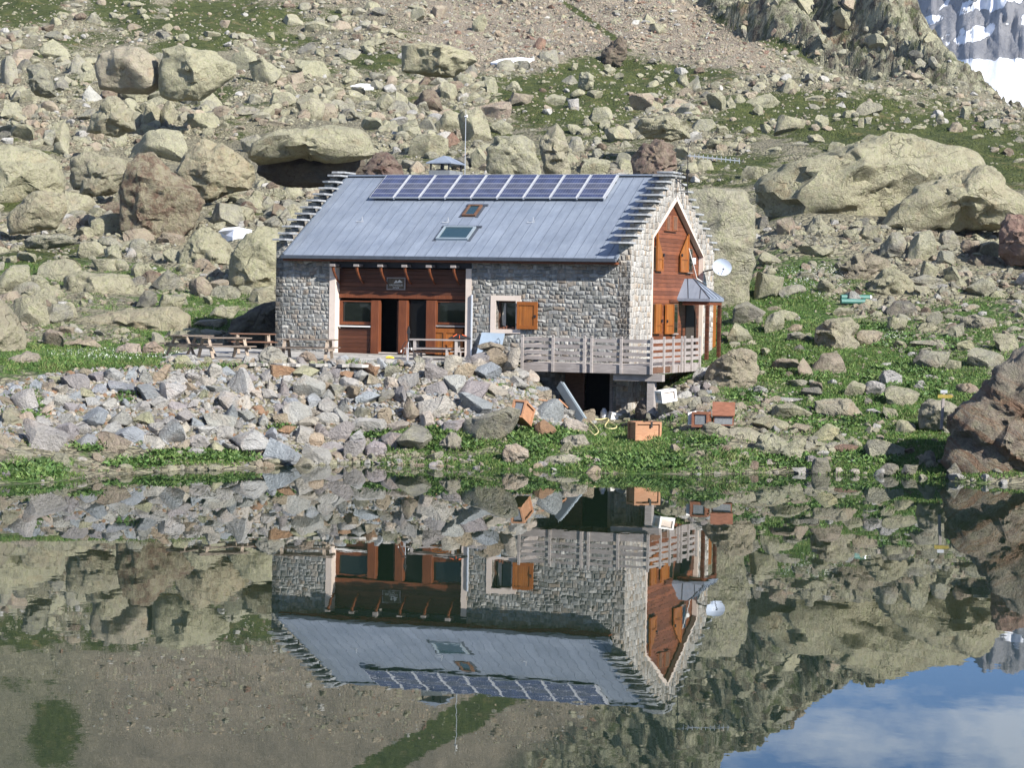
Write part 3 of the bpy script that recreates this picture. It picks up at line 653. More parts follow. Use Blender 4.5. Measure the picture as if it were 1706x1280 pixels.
def window(x0, y0, x1, y1, glassbox, v):
    f = None; u0, z1 = fv(x0, y0, v); u1, z0 = fv(x1, y1, v); gu0, gz1 = fv(glassbox[0], glassbox[1], v); gu1, gz0 = fv(glassbox[2], glassbox[3], v)
    mb = MB(); mb.box(u0, gu0, v, v+.09, z0, z1); mb.box(gu1, u1, v, v+.09, z0, z1); mb.box(gu0, gu1, v, v+.09, gz1, z1); mb.box(gu0, gu1, v, v+.09, z0, gz0)
    f = mb.build('window', M_FRAME, house)
    mb = MB(); mb.box(gu0, gu1, v+.05, v+.065, gz0, gz1); mb.build('pane', M_GLASS, f); return f
wA = window(558.5, 500.5, 618, 541.5, (571, 502.5, 617.5, 536.5), VP+.03)
wB = window(725, 500.5, 776, 541.5, (727.5, 503.5, 775, 538), VP+.03)
s1 = fr('window_sill', 558.5, 542, 618, 545.5, VP-.12, VP+.02, M_WHITE)
s2 = fr('window_sill', 725, 542, 776, 545.5, VP-.10, VP+.02, M_GREY)
fr('door_glazing', 676.7, 501, 709.5, 586, VP+.10, VP+.13, M_GLASSD)
fr('door_sill', 630.5, 587, 709.5, 591, VP-.12, VP+.2, M_PLASTER)
# open door leaf folded inside, interior shell, counter
u_, z_ = fv(661, 502, VP+.1)
mb = MB(); mb.box(u_, u_+.06, VP+.13, VP+.95, FZ+.05, z_); dl = mb.build('entrance_door', M_CLAD, house)
mb = MB(); mb.box(u_+.02, u_+.035, VP+.25, VP+.8, FZ+1.2, z_-.15); mb.build('pane', M_WHITE, dl)
mb = MB(); mb.box(uL0+.31, U0-.01, VW+WT+.01, VB-.81, FZ-.14, FZ-.02); mb.build('floor_slab', M_DARKIN, house)
mb = MB(); mb.box(uL0+.31, U0-.01, 4.2, 4.3, FZ, EZ); mb.box(uL0+.31, U0-.01, VW+WT+.01, 4.19, 5.75, 5.83); mb.build('inner_partition', M_DARKIN, house)
# half-height orange shutter with a Z brace, resting in front of the cladding
u0, z1 = fv(715, 547, VP-.12); u1, z0 = fv(770, 592, VP-.12); um = fv(743, 560, VP-.12)[0]
mb = MB(); mb.box(u0, u1, VP-.07, VP-.03, z0, z1); hs = mb.build('half_door', M_SHUT, house)
mb = MB(); mb.box(u0, u1, VP-.10, VP-.071, z1-.16, z1); mb.box(u0, u0+.08, VP-.10, VP-.071, z0, z1-.161); mb.box(um-.12, um, VP-.10, VP-.071, z0, z1-.161)
mb.bar((um+.05, VP-.12, z0+.35), (u1-.04, VP-.12, z1-.1), .10, .035, (0, 1, 0)); mb.build('brace', M_SHUTF, hs)
# corbels carrying the eave
for i in range(6):
    uc = 2.10 + .985*i; top_z = ZE-.38
    mb = MB(); P = []
    for k_ in range(6):
        t = k_/5; P.append((uc, .04 + .62*t**1.5, top_z - .02 - .62*t**.85))
    mb.tube(P, [.062, .058, .052, .046, .04, .034], 6)
    c = mb.build('corbel', M_FRAME, house)
    mb = MB(); mb.box(uc-.10, uc+.10, -.04, .40, top_z-.02, top_z+.07); mb.build('corbel_cap', M_GREY, c)
# plaque
u0, z1 = fv(646, 463.5, VP-.03); u1, z0 = fv(674, 481.8, VP-.03)
mb = MB(); mb.box(u0, u1, VP-.035, VP-.003, z0, z1); pl = mb.build('name_plaque', M_PLAQ, house)
mb = MB(); e_ = .03
mb.box(u0-e_, u1+e_, VP-.055, VP-.004, z1, z1+e_); mb.box(u0-e_, u1+e_, VP-.055, VP-.004, z0-e_, z0); mb.box(u0-e_, u0, VP-.055, VP-.004, z0, z1); mb.box(u1, u1+e_, VP-.055, VP-.004, z0, z1)
mb.build('plaque_frame', M_GREY, pl)
mb = MB(); um = (u0+u1)/2
mb.prism([(um-.10, VP-.037, z0+.22), (um+.0, VP-.037, z1-.07), (um+.06, VP-.037, z1-.13), (um+.14, VP-.037, z1-.05), (um+.27, VP-.037, z0+.25)], (0, -.006, 0)); mb.build('mountain_emblem', M_TEXT, pl)
def text(s, u, z, size, v, parent, name='lettering'):
    cu = bpy.data.curves.new('t', 'FONT'); cu.body = s; cu.size = size; cu.align_x = 'CENTER'; cu.extrude = .004
    o = bpy.data.objects.new('t', cu); COL.objects.link(o); dg = bpy.context.evaluated_depsgraph_get(); dg.update()
    me = bpy.data.meshes.new_from_object(o.evaluated_get(dg)); bpy.data.objects.remove(o)
    me.transform(Matrix.Translation((u, v, z)) @ Matrix.Rotation(math.pi/2, 4, 'X')); me.name = name
    me.materials.clear(); q = link_mesh(name, me, M_TEXT, parent); return q
text('VALMASQUE', um, z0+.115, .098, VP-.042, pl); text('REFUGE', um, z0+.025, .075, VP-.042, pl)
# stone-wall window with plaster surround, curtain, open shutter
mb = MB(); a = VW-.03; b2 = VW+.30
mb.box(wx0, hx0, a, b2, wz0, wz1); mb.box(hx1, wx1, a, VW-.003, wz0, wz1); mb.box(hx0, hx1, a, b2, hz1, wz1); mb.box(hx0, hx1, a, b2, wz0, hz0)
mb.build('window_surround', M_PLASTER, house)
mb = MB(); v0 = VW+.28; mb.box(hx0, hx0+.07, v0, v0+.06, hz0, hz1); mb.box(hx1-.07, hx1, v0, v0+.06, hz0, hz1); mb.box(hx0+.07, hx1-.07, v0, v0+.06, hz0, hz0+.07); mb.box(hx0+.07, hx1-.07, v0, v0+.06, hz1-.07, hz1); 
wf = mb.build('window', M_BROWNW, house); mb = MB(); mb.box(hx0+.07, hx1-.07, v0+.03, v0+.04, hz0+.07, hz1-.07); mb.build('pane', M_GLASS, wf)
mb = MB(); mb.prism([(hx0+.24, v0-.02, hz1-.08), (hx0+.30, v0-.02, hz1-.08), (hx0+.30, v0-.02, hz0+.09), (hx0+.17, v0-.02, hz0+.14), (hx0+.14, v0-.02, hz0+.42)], (0, .01, 0)); mb.build('curtain', M_FABRIC, wf)
mb = MB()
for q in range(5): mb.box(hx0+.12+q*.12, hx0+.20+q*.12, VW+.10, VW+.18, hz0+.001, hz0+.05+.04*(q % 3))
mb.build('sill_clutter', M_RUSTBOX, wf)
def shutter(x0, y0, x1, y1, v):
    u0, z1 = fv(x0, y0, v); u1, z0 = fv(x1, y1, v); mb = MB(); mb.box(u0, u1, v, v+.03, z0, z1); s = mb.build('shutter', M_SHUT, house)
    mb = MB(); mb.box(u0, u1, v-.025, v-.002, z1-.13, z1); mb.box(u0, u1, v-.025, v-.002, z0, z0+.13); mb.box(u0, u0+.06, v-.025, v-.002, z0+.13, z1-.13); mb.box(u1-.14, u1, v-.025, v-.002, z0+.13, z1-.13)
    mb.build('rail', M_SHUTF, s); mb = MB(); mb.box(u1-.12, u1-.05, v-.05, v-.027, (z0+z1)/2-.07, (z0+z1)/2+.02); mb.tube([(u0-.02, v-.01, z0+.1), (u0-.02, v-.01, z0+.2)], .02); mb.tube([(u0-.02, v-.01, z1-.2), (u0-.02, v-.01, z1-.1)], .02)
    mb.build('latch', M_DARKMET, s)
shutter(861.5, 502.5, 895, 549, VW-.10)
# basement door opening beneath the deck
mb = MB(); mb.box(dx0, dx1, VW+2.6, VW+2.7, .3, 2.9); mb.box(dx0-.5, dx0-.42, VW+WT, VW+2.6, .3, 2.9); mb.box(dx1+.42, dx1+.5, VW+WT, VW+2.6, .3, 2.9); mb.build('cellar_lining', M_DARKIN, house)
u0 = fv(966, 640, VW)[0]; mb = MB(); mb.box(u0, u0+.12, VW+.15, VW+.22, .9, 2.9); mb.box(dx0, u0, VW+.2, VW+.24, .9, 2.9); mb.build('cellar_door', M_BROWNW, house)
mb = MB(); mb.box(dx1+.01, dx1+.13, VW-.05, VW-.003, 1.0, 2.9); mb.build('cellar_door_frame', M_GREY, house)
u0, z1 = fv(1017, 641, VW-.05); u1, z0 = fv(1040, 692, VW-.05)
mb = MB(); mb.box(u0, u0+.07, VW-.10, VW-.053, z0, z1); mb.box(u0+.07, u1, VW-.10, VW-.053, z1-.07, z1); mb.build('spare_window_frame', M_GREY, house)
# gable timber front
UP = UGB-.20
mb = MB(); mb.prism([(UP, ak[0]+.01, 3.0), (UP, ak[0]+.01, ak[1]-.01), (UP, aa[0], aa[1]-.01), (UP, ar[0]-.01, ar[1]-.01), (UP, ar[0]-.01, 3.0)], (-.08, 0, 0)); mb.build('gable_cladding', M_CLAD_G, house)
mb = MB(); w_ = .14
def band(p, q, w0):
    (v0, z0), (v1, z1) = p, q; d = Vector((v1-v0, z1-z0)).normalized(); nrm = Vector((-d.y, d.x)) * w0
    mb.prism([(UGB+.02, v0, z0), (UGB+.02, v1, z1), (UGB+.02, v1+nrm.x, z1+nrm.y), (UGB+.02, v0+nrm.x, z0+nrm.y)], (-.05, 0, 0))
inn = [(ak[0]+w_*.8, 3.1), (ak[0]+w_*.8, ak[1]-.03), (aa[0], aa[1]-.22), (ar[0]-w_*.6, ar[1]-.03), (ar[0]-w_*.6, 3.1)]
for i in range(4):
    p, q, r, s = arch[i], arch[i+1], inn[i+1], inn[i]
    mb.prism([(UGB+.02, *p), (UGB+.02, *q), (UGB+.02, *r), (UGB+.02, *s)], (-.20, 0, 0))
mb.build('arch_surround', M_PLASTER, house)
def gbox(name, x0, y0, x1, y1, u0, u1, mat, parent=house, bevel=0):
    v0, z1 = gu(x0, y0, u1); v1, z0 = gu(x1, y1, u1); mb = MB(); mb.box(u0, u1, v0, v1, z0, z1); return mb.build(name, mat, parent, bevel)
# two little slots at the top
for (x0, x1) in ((1110.7, 1117), (1121.8, 1129)):
    f = gbox('vent_window', x0, 359.5, x1, 384.5, UP+.001, UP+.03, M_SLATW)
    gbox('slot', x0+1.6, 361, x1-.8, 382.5, UP+.031, UP+.05, M_BROWNW, f)
gbox('vent_sill', 1109.5, 384.7, 1129.5, 386.3, UP+.001, UP+.09, M_SLATW)
def gshutter(x0, y0, x1, y1, slope=0, latch=1):
    v0, z1 = gu(x0, y0, UP+.10); v1, z0 = gu(x1, y1, UP+.10)
    zl, zr_ = (z1, z1-abs(slope)) if slope > 0 else (z1-abs(slope), z1)
    mb = MB(); mb.prism([(UP+.10, v0, z0), (UP+.10, v1, z0), (UP+.10, v1, zr_), (UP+.10, v0, zl)], (-.035, 0, 0)); s = mb.build('shutter', M_SHUTG, house)
    mb = MB(); mb.box(UP+.101, UP+.125, v0, v0+.1, z0, zl-.02); mb.box(UP+.101, UP+.125, v1-.1, v1, z0, zr_-.02); mb.box(UP+.101, UP+.125, v0+.1, v1-.1, z0, z0+.1)
    mb.box(UP+.101, UP+.125, v0+.1, v1-.1, z0+.45*(z1-z0)-.2, z0+.45*(z1-z0)-.15); mb.build('rail', M_SHUTF, s)
    mb = MB(); vl = v1-.06 if latch > 0 else v0+.06; zm = z0+.45*(z1-z0); mb.box(UP+.126, UP+.17, vl-.05, vl+.05, zm-.08, zm+.03); mb.build('latch', M_DARKMET, s)
gshutter(1095.5, 388, 1104.8, 452, .85, 1); gshutter(1134.8, 388.5, 1146.8, 454, -.85, -1)
gshutter(1092.2, 506.5, 1101.6, 556, 0, 1); gshutter(1109.8, 507, 1121.8, 556.5, 0, -1)
for (x0, y0, x1, y1) in ((1088.8, 410, 1094.6, 450), (1147.3, 414, 1154, 453.5), (1087.6, 506, 1091, 556), (1122.3, 506, 1129.4, 555.5)):
    f = gbox('window', x0, y0, x1, y1, UP+.001, UP+.06, M_BROWNW); gbox('pane', x0+1, y0+1.5, x1-1, y1-1.5, UP+.061, UP+.065, M_GLASS, f)
gbox('window_sill', 1121, 556, 1130.5, 557.5, UP+.001, UP+.12, M_GREY)
gbox('window_sill', 1146, 454, 1155, 455.5, UP+.001, UP+.12, M_GREY)
gbox('junction_box', 1155, 429.5, 1159.2, 440, UP+.001, UP+.10, M_WHITE)
gbox('head_board', 1117, 500, 1136, 504.5, UP+.001, UP+.05, M_CLAD)
v0, z0 = gu(1147.5, 414, UP+.12); v1, z1 = gu(1160, 464, UP+.12); v2, z2 = gu(1175, 474, UP+.25)
mb = MB(); mb.tube([(UP+.12, v0, z0), (UP+.14, (v0+v1)/2, (z0+z1)/2), (UP+.14, v1, z1), (UP+.3, v2, z2)], .025, 6); mb.build('cable', M_WHITE, house)
# porch: hipped zinc roof on posts, with door
pv0 = gu(1136.2, 497, UGB)[0]; pu = 1.12; pv1 = pv0+1.95; pm = (pv0+pv1)/2; pz = gu(1136.2, 497, UGB)[1]; pa = gu(1151.5, 464.6, UGB)[1]
mb = MB(); A = (UP, pm, pa); B = (UGB+pu*.15, pm, pa)
Q = [(UP, pv0, pz), (UGB+pu, pv0, pz), (UGB+pu, pv1, pz), (UP, pv1, pz)]
mb.add(Q + [A, B] + [(q[0], q[1], pz-.11) for q in Q], [(0, 1, 5, 4), (1, 2, 5), (2, 3, 4, 5), (0, 4, 3), (0, 6, 7, 1), (1, 7, 8, 2), (2, 8, 9, 3), (9, 8, 7, 6), (3, 9, 6, 0)])
porch = mb.build('porch_roof', M_ZINC, house)
mb = MB()
mb.bar(Vector(Q[1])+Vector((0, 0, .01)), Vector(B)+Vector((0, 0, .01)), .03, .03); mb.bar(Vector(Q[2])+Vector((0, 0, .01)), Vector(B)+Vector((0, 0, .01)), .03, .03)
for t in (.25, .5, .75):
    y_ = pv0 + t*(pv1-pv0); tt = 1-abs(t-.5)*2; mb.bar((UGB+pu, y_, pz+.01), Vector(B)*tt + Vector(Q[1] if t < .5 else Q[2])*(1-tt) + Vector((0, 0, .01)), .02, .03)
for t in (.35, .7):
    p = Vector(Q[0])*(1-t) + Vector(Q[1])*t; p2 = Vector(A) * (1-t) + Vector(B)*t if t < .5 else Vector(Q[1])*.45 + Vector(B)*.55; mb.bar(p+Vector((0, 0, .01)), p2+Vector((0, 0, .01)), .02, .03)
mb.build('roof_seam', M_GUTTER, porch)
mb = MB(); g0 = pz-.112
mb.box(UGB+.0, UGB+pu-.05, pv0+.08, pv0+.20, g0-.14, g0); mb.box(UGB+pu-.20, UGB+pu-.06, pv0+.21, pv1-.08, g0-.14, g0); mb.build('porch_beam', M_FRAME, house)
for v_ in (pv0+.14, pv1-.14):
    mb = MB(); mb.box(UGB+pu-.20, UGB+pu-.06, v_-.07, v_+.07, 3.1, g0-.142); mb.build('porch_post', M_CLAD, house, .01)
gbox('door', 1158.5, 508, 1178, 597, UP+.002, UP+.06, M_CLAD)
gbox('door', 1183.2, 508, 1191.8, 597, UP+.07, UP+.12, M_SHUTG)
gbox('doorway_shade_panel', 1143.5, 508, 1157, 597, UP+.002, UP+.03, M_DARKIN)  # solid dark panel on the cladding, shade of the doorway put into its colour
# dish
v0, z0 = gu(1196, 447, UGB+.7)
dishc = Vector((UGB+.75, v0+.2, z0)); ddir = Vector((ldir(853, 640)*np.array([-1, -1, 0]))).normalized(); ddir = (ddir + Vector((.35, -.05, .28))).normalized()
q = ddir.to_track_quat('Z', 'Y'); mb = MB(); vs = []; fs = []; NR = 7; NA = 28
for i in range(NR+1):
    r = .40*i/NR
    for k_ in range(NA): a_ = k_*2*math.pi/NA; vs.append(dishc + q @ Vector((r*1.0*math.cos(a_), r*.86*math.sin(a_), .5*r*r/.4)))
for i in range(NR):
    for k_ in range(NA): a1 = i*NA+k_; a2 = i*NA+(k_+1) % NA; fs.append((a1, a2, a2+NA, a1+NA))
n0 = len(vs); vs2 = [p - ddir*.015 for p in vs]; mb.add(vs + vs2, fs + [tuple(n0+i for i in f[::-1]) for f in fs] + [(NR*NA+k_, NR*NA+(k_+1) % NA, n0+NR*NA+(k_+1) % NA, n0+NR*NA+k_) for k_ in range(NA)])
dish = mb.build('satellite_dish', M_DISH, house)
mb = MB(); mb.tube([dishc - ddir*.02, (UGB+.45, v0+.15, z0-.05), (UGB+.05, v0+.1, z0-.15)], .03, 6); mb.tube([dishc + q @ Vector((-.05, -.32, .1)), dishc + ddir*.42 + q @ Vector((-.02, -.12, 0))], .014, 6)
f_ = dishc + ddir*.42 + q @ Vector((-.02, -.12, 0)); mb.tube([f_, f_ - ddir*.1 + Vector((0, 0, .01))], .035, 6); mb.build('dish_arm', M_DARKMET, dish)
# roof furniture: solar panels, roof windows, chimney, masts, snow hooks
pr = []
zv = lambda v: ZE + SL*v
ang = math.atan(SL); pvb = 3.89; plen = 1.95; pwid = 1.01
mbp = MB(); mbp.box(0, pwid, 0, plen, -.045, .0); mbp.box(-.0, .022, 0, plen, .0005, .012); mbp.box(pwid-.022, pwid, 0, plen, .0005, .012); mbp.box(.022, pwid-.022, 0, .022, .0005, .012); mbp.box(.022, pwid-.022, plen-.022, plen, .0005, .012)
mbp.box(pwid, pwid+.06, -.02, plen, -.08, -.01)
p0 = mbp.build('solar_panel', M_SILVER, house)
mc = MB(); mc.box(.023, pwid-.023, .023, plen-.023, .001, .007); pc = mc.build('cell_grid', M_CELLS, p0)
p0.rotation_euler = (ang, 0, 0)
for i in range(9):
    o = p0 if i == 0 else copy_tree(p0, house)
    o.location = (1.86 + 1.083*i, pvb - math.sin(ang)*.13, zv(pvb) + .13*math.cos(ang)+.03)
mb = MB()
for vv in (.3, 1.5): mb.bar((1.8, pvb+vv*math.cos(ang), zv(pvb+vv*math.cos(ang))+.05), (11.6, pvb+vv*math.cos(ang), zv(pvb+vv*math.cos(ang))+.05), .05, .05)
mb.build('panel_rail', M_GUTTER, house)
def roofwin(x0, x1, yb, yt):
    u0, v0 = roofpt(x0, yb); u1, _ = roofpt(x1, yb); _, v1 = roofpt((x0+x1)/2+12, yt)
    a = empty('roof_window', (u0, v0, zv(v0)+.0)); a.parent = house; a.rotation_euler = (ang, 0, 0); W = u1-u0; Lh = (v1-v0)/math.cos(ang)
    mb = MB(); mb.box(0, W, 0, .07, .0, .09); mb.box(0, W, Lh-.07, Lh, .0, .09); mb.box(0, .08, .07, Lh-.07, .0, .09); mb.box(W-.08, W, .07, Lh-.07, .0, .09); mb.build('window_frame', M_GALV if W > 1 else M_BROWNW, a)
    mb = MB(); mb.box(.08, W-.08, .07, Lh-.07, .03, .05); mb.build('pane', M_SKYG, a)
    mb = MB(); mb.box(-.12, 0-.002, -.05, Lh+.05, .0, .02); mb.box(W+.002, W+.12, -.05, Lh+.05, .0, .02); mb.box(-.12, W+.2, Lh+.002, Lh+.12, .0, .05); mb.build('flashing', M_GUTTER, a)
roofwin(726, 779.5, 400.5, 380); roofwin(769.5, 792, 361.5, 344)
hk = MB(); hk.prism([(-.03, 0, 0), (.05, 0, 0), (.0, .0, .22)], (0, .03, 0)); hk.bar((0, .01, .02), (-.22, -.05, .02), .03, .03)
h0 = hk.build('snow_hook', M_SILVER, house)
for i, (x, y) in enumerate(((603, 370), (746, 371), (888, 371), (1000, 372))[:3]):
    o = h0 if i == 0 else copy_tree(h0, house); u_, v_ = roofpt(x, y); o.location = (u_, v_, zv(v_))
# chimney stack + hood (behind the ridge)
VC = VR+.55
cu0, cz1 = fv(714.5, 283.5, VC-.45); cu1, _ = fv(749, 284, VC-.45); cz0 = ZR-.7
ch = empty('chimney', (0, 0, 0)); ch.parent = house
mb = MB(); mb.box(cu0, cu1, VC-.45, VC+.95, cz0, cz1); mb.build('chimney_stack', M_STACK, ch)
hz = fv(713, 270.5, VC-.5)[1]; tz = hz+.30
mb = MB(); e_ = .09; q4 = [(cu0-e_, VC-.54, hz), (cu1+e_, VC-.54, hz), (cu1+e_, VC+1.04, hz), (cu0-e_, VC+1.04, hz)]
mb.add(q4 + [((cu0+cu1)/2, VC+.0, tz), ((cu0+cu1)/2, VC+.5, tz)] + [(p[0], p[1], hz-.04) for p in q4], [(0, 1, 4), (1, 2, 5, 4), (2, 3, 5), (3, 0, 4, 5), (0, 6, 7, 1), (1, 7, 8, 2), (2, 8, 9, 3), (3, 9, 6, 0), (9, 8, 7, 6)]); mb.build('chimney_hood', M_ZINC, ch)
mb = MB()
for a_ in (cu0+.06, cu1-.06):
    for b3 in (VC-.39, VC+.89): mb.bar((a_, b3, cz1), (a_, b3, hz-.04), .05)
mb.bar(((cu0+cu1)/2, VC-.2, cz1), ((cu0+cu1)/2, VC-.2, hz-.04), .07); mb.box((cu0+cu1)/2-.2, (cu0+cu1)/2+.1, VC-.3, VC, cz1, cz1+.06); mb.build('hood_post', M_DARKMET, ch)
u_, zt_ = fv(776, 194, VR+.6); mb = MB(); mb.tube([(u_, VR+.6, ZR-.4), (u_, VR+.6, zt_)], .014, 6); ms_ = mb.build('mast', M_SILVER, house)
mb = MB(); mb.tube([(u_-.05, VR+.6, zt_), (u_+.05, VR+.6, zt_), (u_+.05, VR+.6, zt_+.08)], [.035, .045, .03], 8); mb.tube([(u_, VR+.6, zt_), (u_, VR+.6, zt_+.3)], .006, 5); mb.build('beacon', M_WHITE, ms_)
# antenna mast on the gable with yagi arrays
v_, z_ = gu(1145.5, 330, UGB+.45)
vm, zb = gu(1145, 318, UGB+.5); zt_ = gu(1146, 243, UGB+.5)[1]; um = UGB+.5
mb = MB(); mb.tube([(um, vm, zb-.15), (um, vm, zt_)], .016, 6); mb.bar((um, vm, zb), (UGB-.05, vm-.1, zb+.0), .03); mb.bar((um, vm, zb+.1), (UGB-.05, vm+.05, zb+.5), .03); mb.tube([(um-.1, vm-.02, zt_), (um+.02, vm, zt_), (um+.1, vm, zt_+.2)], .02, 5)
am = mb.build('antenna_mast', M_DARKMET, house)
zy = gu(1146, 259, um)[1]; ue, ze_ = fv(1233, 268, vm)
mb = MB(); mb.bar((um, vm, zy), (ue, vm, ze_), .04)
for k_ in range(12):
    t = k_/11; p = Vector((um+.08, vm, zy)).lerp(Vector((ue-.03, vm, ze_)), t); hh = .085 + .02*t; mb.bar(p - Vector((0, 0, hh)), p + Vector((0, 0, hh)), .018)
mb.build('yagi_antenna', M_SILVER, am)
mb = MB()
for k_ in range(12): 
    a_ = k_*2*math.pi/12; a2 = (k_+1)*2*math.pi/12; c_ = Vector((um-.13, vm, zt_-.98)); mb.bar(c_+Vector((.13*math.cos(a_), 0, .15*math.sin(a_))), c_+Vector((.13*math.cos(a2), 0, .15*math.sin(a2))), .015)
mb.box(um-.06, um+.06, vm-.06, vm+.06, zt_-1.05, zt_-.9); mb.bar((um, vm, zt_-1.0), (um+.12, vm, zt_-1.0), .02); mb.build('loop_antenna', M_DARKMET, am)
mb = MB(); v3, z3 = gu(1127.6, 320, UGB+.06); mb.tube([(UGB+.06, v3, z3), (UGB+.06, v3, topz-.1)], .012, 5); mb.build('lightning_rod', M_DARKMET, house)

# the mountain air
b_ = MB(); b_.box(-1300, 1600, -120, 3600, -5, 620); hz_ = b_.build('haze', None); tag(hz_, kind='stuff')
mh = bpy.data.materials.new('mountain_air'); mh.use_nodes = True; hn = mh.node_tree.nodes; hn.remove(hn['Principled BSDF']); pvn = hn.new('ShaderNodeVolumePrincipled')
pvn.inputs['Density'].default_value = .00005; pvn.inputs['Color'].default_value = (.62, .76, 1, 1); pvn.inputs['Anisotropy'].default_value = .2
mh.node_tree.links.new(pvn.outputs[0], hn['Material Output'].inputs['Volume']); hz_.data.materials.append(mh)
# ------------------------------------------------------------------ terrace paving
def lw(u, v, z): X, Y = to_world(u, v); return (X, Y, z)
mb = MB()
pav = [pdir(x, y) for x, y in ((268, 596), (300, 603.5), (470, 605), (620, 606), (776, 603), (790, 600))]
TS = .027; tz_ = lambda Y: 3.065 + TS*(Y-86)
def on_ter(x, y):
    d = pdir(x, y); q = d[2]/d[1]; D = (C0-3.067+TS*86)/(TS-q); return Vector((d[0]/d[1]*D, D, tz_(D)+.002))
_r = random.Random(3); pts = [tuple(on_ter(266, 596))] + [tuple(on_ter(x, float(np.interp(x, [280, 380, 470, 620, 700, 776], [601.5, 604.5, 606, 607.5, 606.5, 604.5])) + _r.uniform(-.9, .9))) for x in range(284, 790, 11)] + [tuple(on_ter(792, 601))]
pts += [(q[0], q[1], tz_(q[1])) for q in (lw(10.0, .34, 0), lw(-.5, .34, 0), lw(-3.9, 1.5, 0))]
mb.prism(pts, (0, 0, -.10)); tag(mb.build('terrace_paving', M_PAVE), kind='structure')
# ------------------------------------------------------------------ deck
deck = empty('wooden_deck', (HX, HY, 0), -TH, 'weathered grey timber deck with slatted railing in front of the gable corner', 'deck')
DZ = 3.14; du0, du1 = 10.46, 15.34; dv0, dv1 = -1.71, 4.3
mb = MB(); v = dv0+.02
while v < .33:
    mb.box(du0, du1-.02, v, v+.135, DZ-.045, DZ); v += .15
v = .36
while v < dv1: mb.box(UGB+.02, du1-.02, v, v+.135, DZ-.045, DZ); v += .15
mb.build('deck_boards', M_DECK, deck)
mb = MB(); mb.box(du0-.02, du1, dv0-.06, dv0-.02, DZ-.30, DZ-.02); mb.build('fascia_board', M_GREY, deck)
mb = MB(); mb.box(du1, du1+.04, dv0-.02, dv1, DZ-.30, DZ-.02); mb.build('fascia_board', M_GREY, deck)
mb = MB()
for k_ in range(9): u_ = du0+.3+k_*.57; mb.box(u_, u_+.09, dv0+.0, .34, DZ-.26, DZ-.05)
mb.build('joists', M_BROWNW, deck)
zt_ = 4.155; px_front = [870.3, 921.6, 974, 986, 1035.3, 1086]; fpos = [fv(x, 560, dv0-.1)[0] for x in px_front]
for i, u_ in enumerate(fpos):
    mb = MB(); mb.box(u_-.045, u_+.045, dv0-.13, dv0-.062, DZ-.30, zt_-.03); mb.tube([(u_, dv0-.13, zt_-.035), (u_, dv0-.062, zt_-.035)], .045, 10); mb.build('railing_post', M_DECK, deck)
sx = [1107.8, 1123.3, 1137.4, 1142.3, 1154.2, 1167.6]; spos = [gu(x, 565, du1+.1)[0] for x in sx]
for i, v_ in enumerate(spos):
    mb = MB(); mb.box(du1+.042, du1+.11, v_-.045, v_+.045, DZ-.30, zt_-.03); mb.tube([(du1+.042, v_, zt_-.035), (du1+.11, v_, zt_-.035)], .045, 10); mb.build('railing_post', M_DECK, deck)
for k_, zc in enumerate((4.0, 3.76, 3.53, 3.33)):
    for (a_, b3) in ((fpos[0], fpos[2]+.12), (fpos[2]+.14, fpos[5])):
        mb = MB(); mb.box(a_, b3, dv0-.06, dv0-.03, zc-.065, zc+.065); mb.build('railing_board', M_GREY, deck)
    for (a_, b3) in ((dv0+.0, spos[2]+.15), (spos[2]+.17, spos[5]+.06)):
        mb = MB(); mb.box(du1+.003, du1+.04, a_, b3, zc-.065, zc+.065); mb.build('railing_board', M_GREY, deck)
    mb = MB(); mb.box(du0-.03, du0+.0, dv0, .3, zc-.065, zc+.065); mb.build('railing_board', M_GREY, deck)
for k_ in range(6):
    v_ = dv0+.5+k_*.85; mb = MB(); mb.box(du1+.041, du1+.06, v_, v_+.07, DZ-.29, DZ-.03); mb.build('joist_end', M_PICNIC, deck)
up_ = fv(1086, 640, dv0+.25)[0]
mb = MB(); mb.box(up_-.15, up_+.12, dv0+.15, dv0+.40, 1.2, DZ-.55); mb.build('deck_pier', M_DECK, deck, .01)
mb = MB(); mb.box(up_-1.4, up_+.42, dv0+.1, dv0+.42, DZ-.548, DZ-.302); mb.build('cross_beam', M_GREY, deck)

# ------------------------------------------------------------------ rocks
def ico(sub):
    bm = bmesh.new(); bmesh.ops.create_icosphere(bm, subdivisions=sub, radius=1.0)
    V = np.array([v.co[:] for v in bm.verts]); Fc = np.array([[v.index for v in f.verts] for f in bm.faces]); bm.free(); return V, Fc
ICO = {k_: ico(k_) for k_ in (1, 2, 3, 4, 5)}
def rock_v(base, seed, cuts, dmin, dmax, rough):
    r = np.random.default_rng(seed); V = base.copy()
    for _ in range(cuts):
        n = r.normal(size=3); n /= np.linalg.norm(n); d = r.uniform(dmin, dmax); q = V @ n; m = q > d; V[m] -= ((q-d)[m])[:, None]*n*.97
    if rough > 0:
        s = int(r.integers(1, 9999)); nrm = V/np.linalg.norm(V, axis=1)[:, None]
        V = V + nrm*(fbm(V*1.4+seed, 3, s)*rough)[:, None] + nrm*(fbm(V*4.5+seed, 3, s+7)*rough*.32)[:, None]
    lo, hi = V.min(0), V.max(0); return (V-(lo+hi)/2)/(hi-lo)
T = {'L': (.355,.335,.245,.80), 'G': (.315,.30,.25,.50), 'P': (.37,.30,.235,.35), 'B': (.18,.125,.098,.30), 'R': (.27,.165,.125,.15), 'D': (.19,.180,.160,.35),
     'b': (.385,.405,.42,.0), 'w': (.47,.455,.425,.08), 'm': (.38,.35,.34,.0), 't': (.42,.34,.25,.06), 'o': (.36,.225,.14,.0), 'c': (.53,.475,.40,.04), 'y': (.43,.42,.27,.7)}
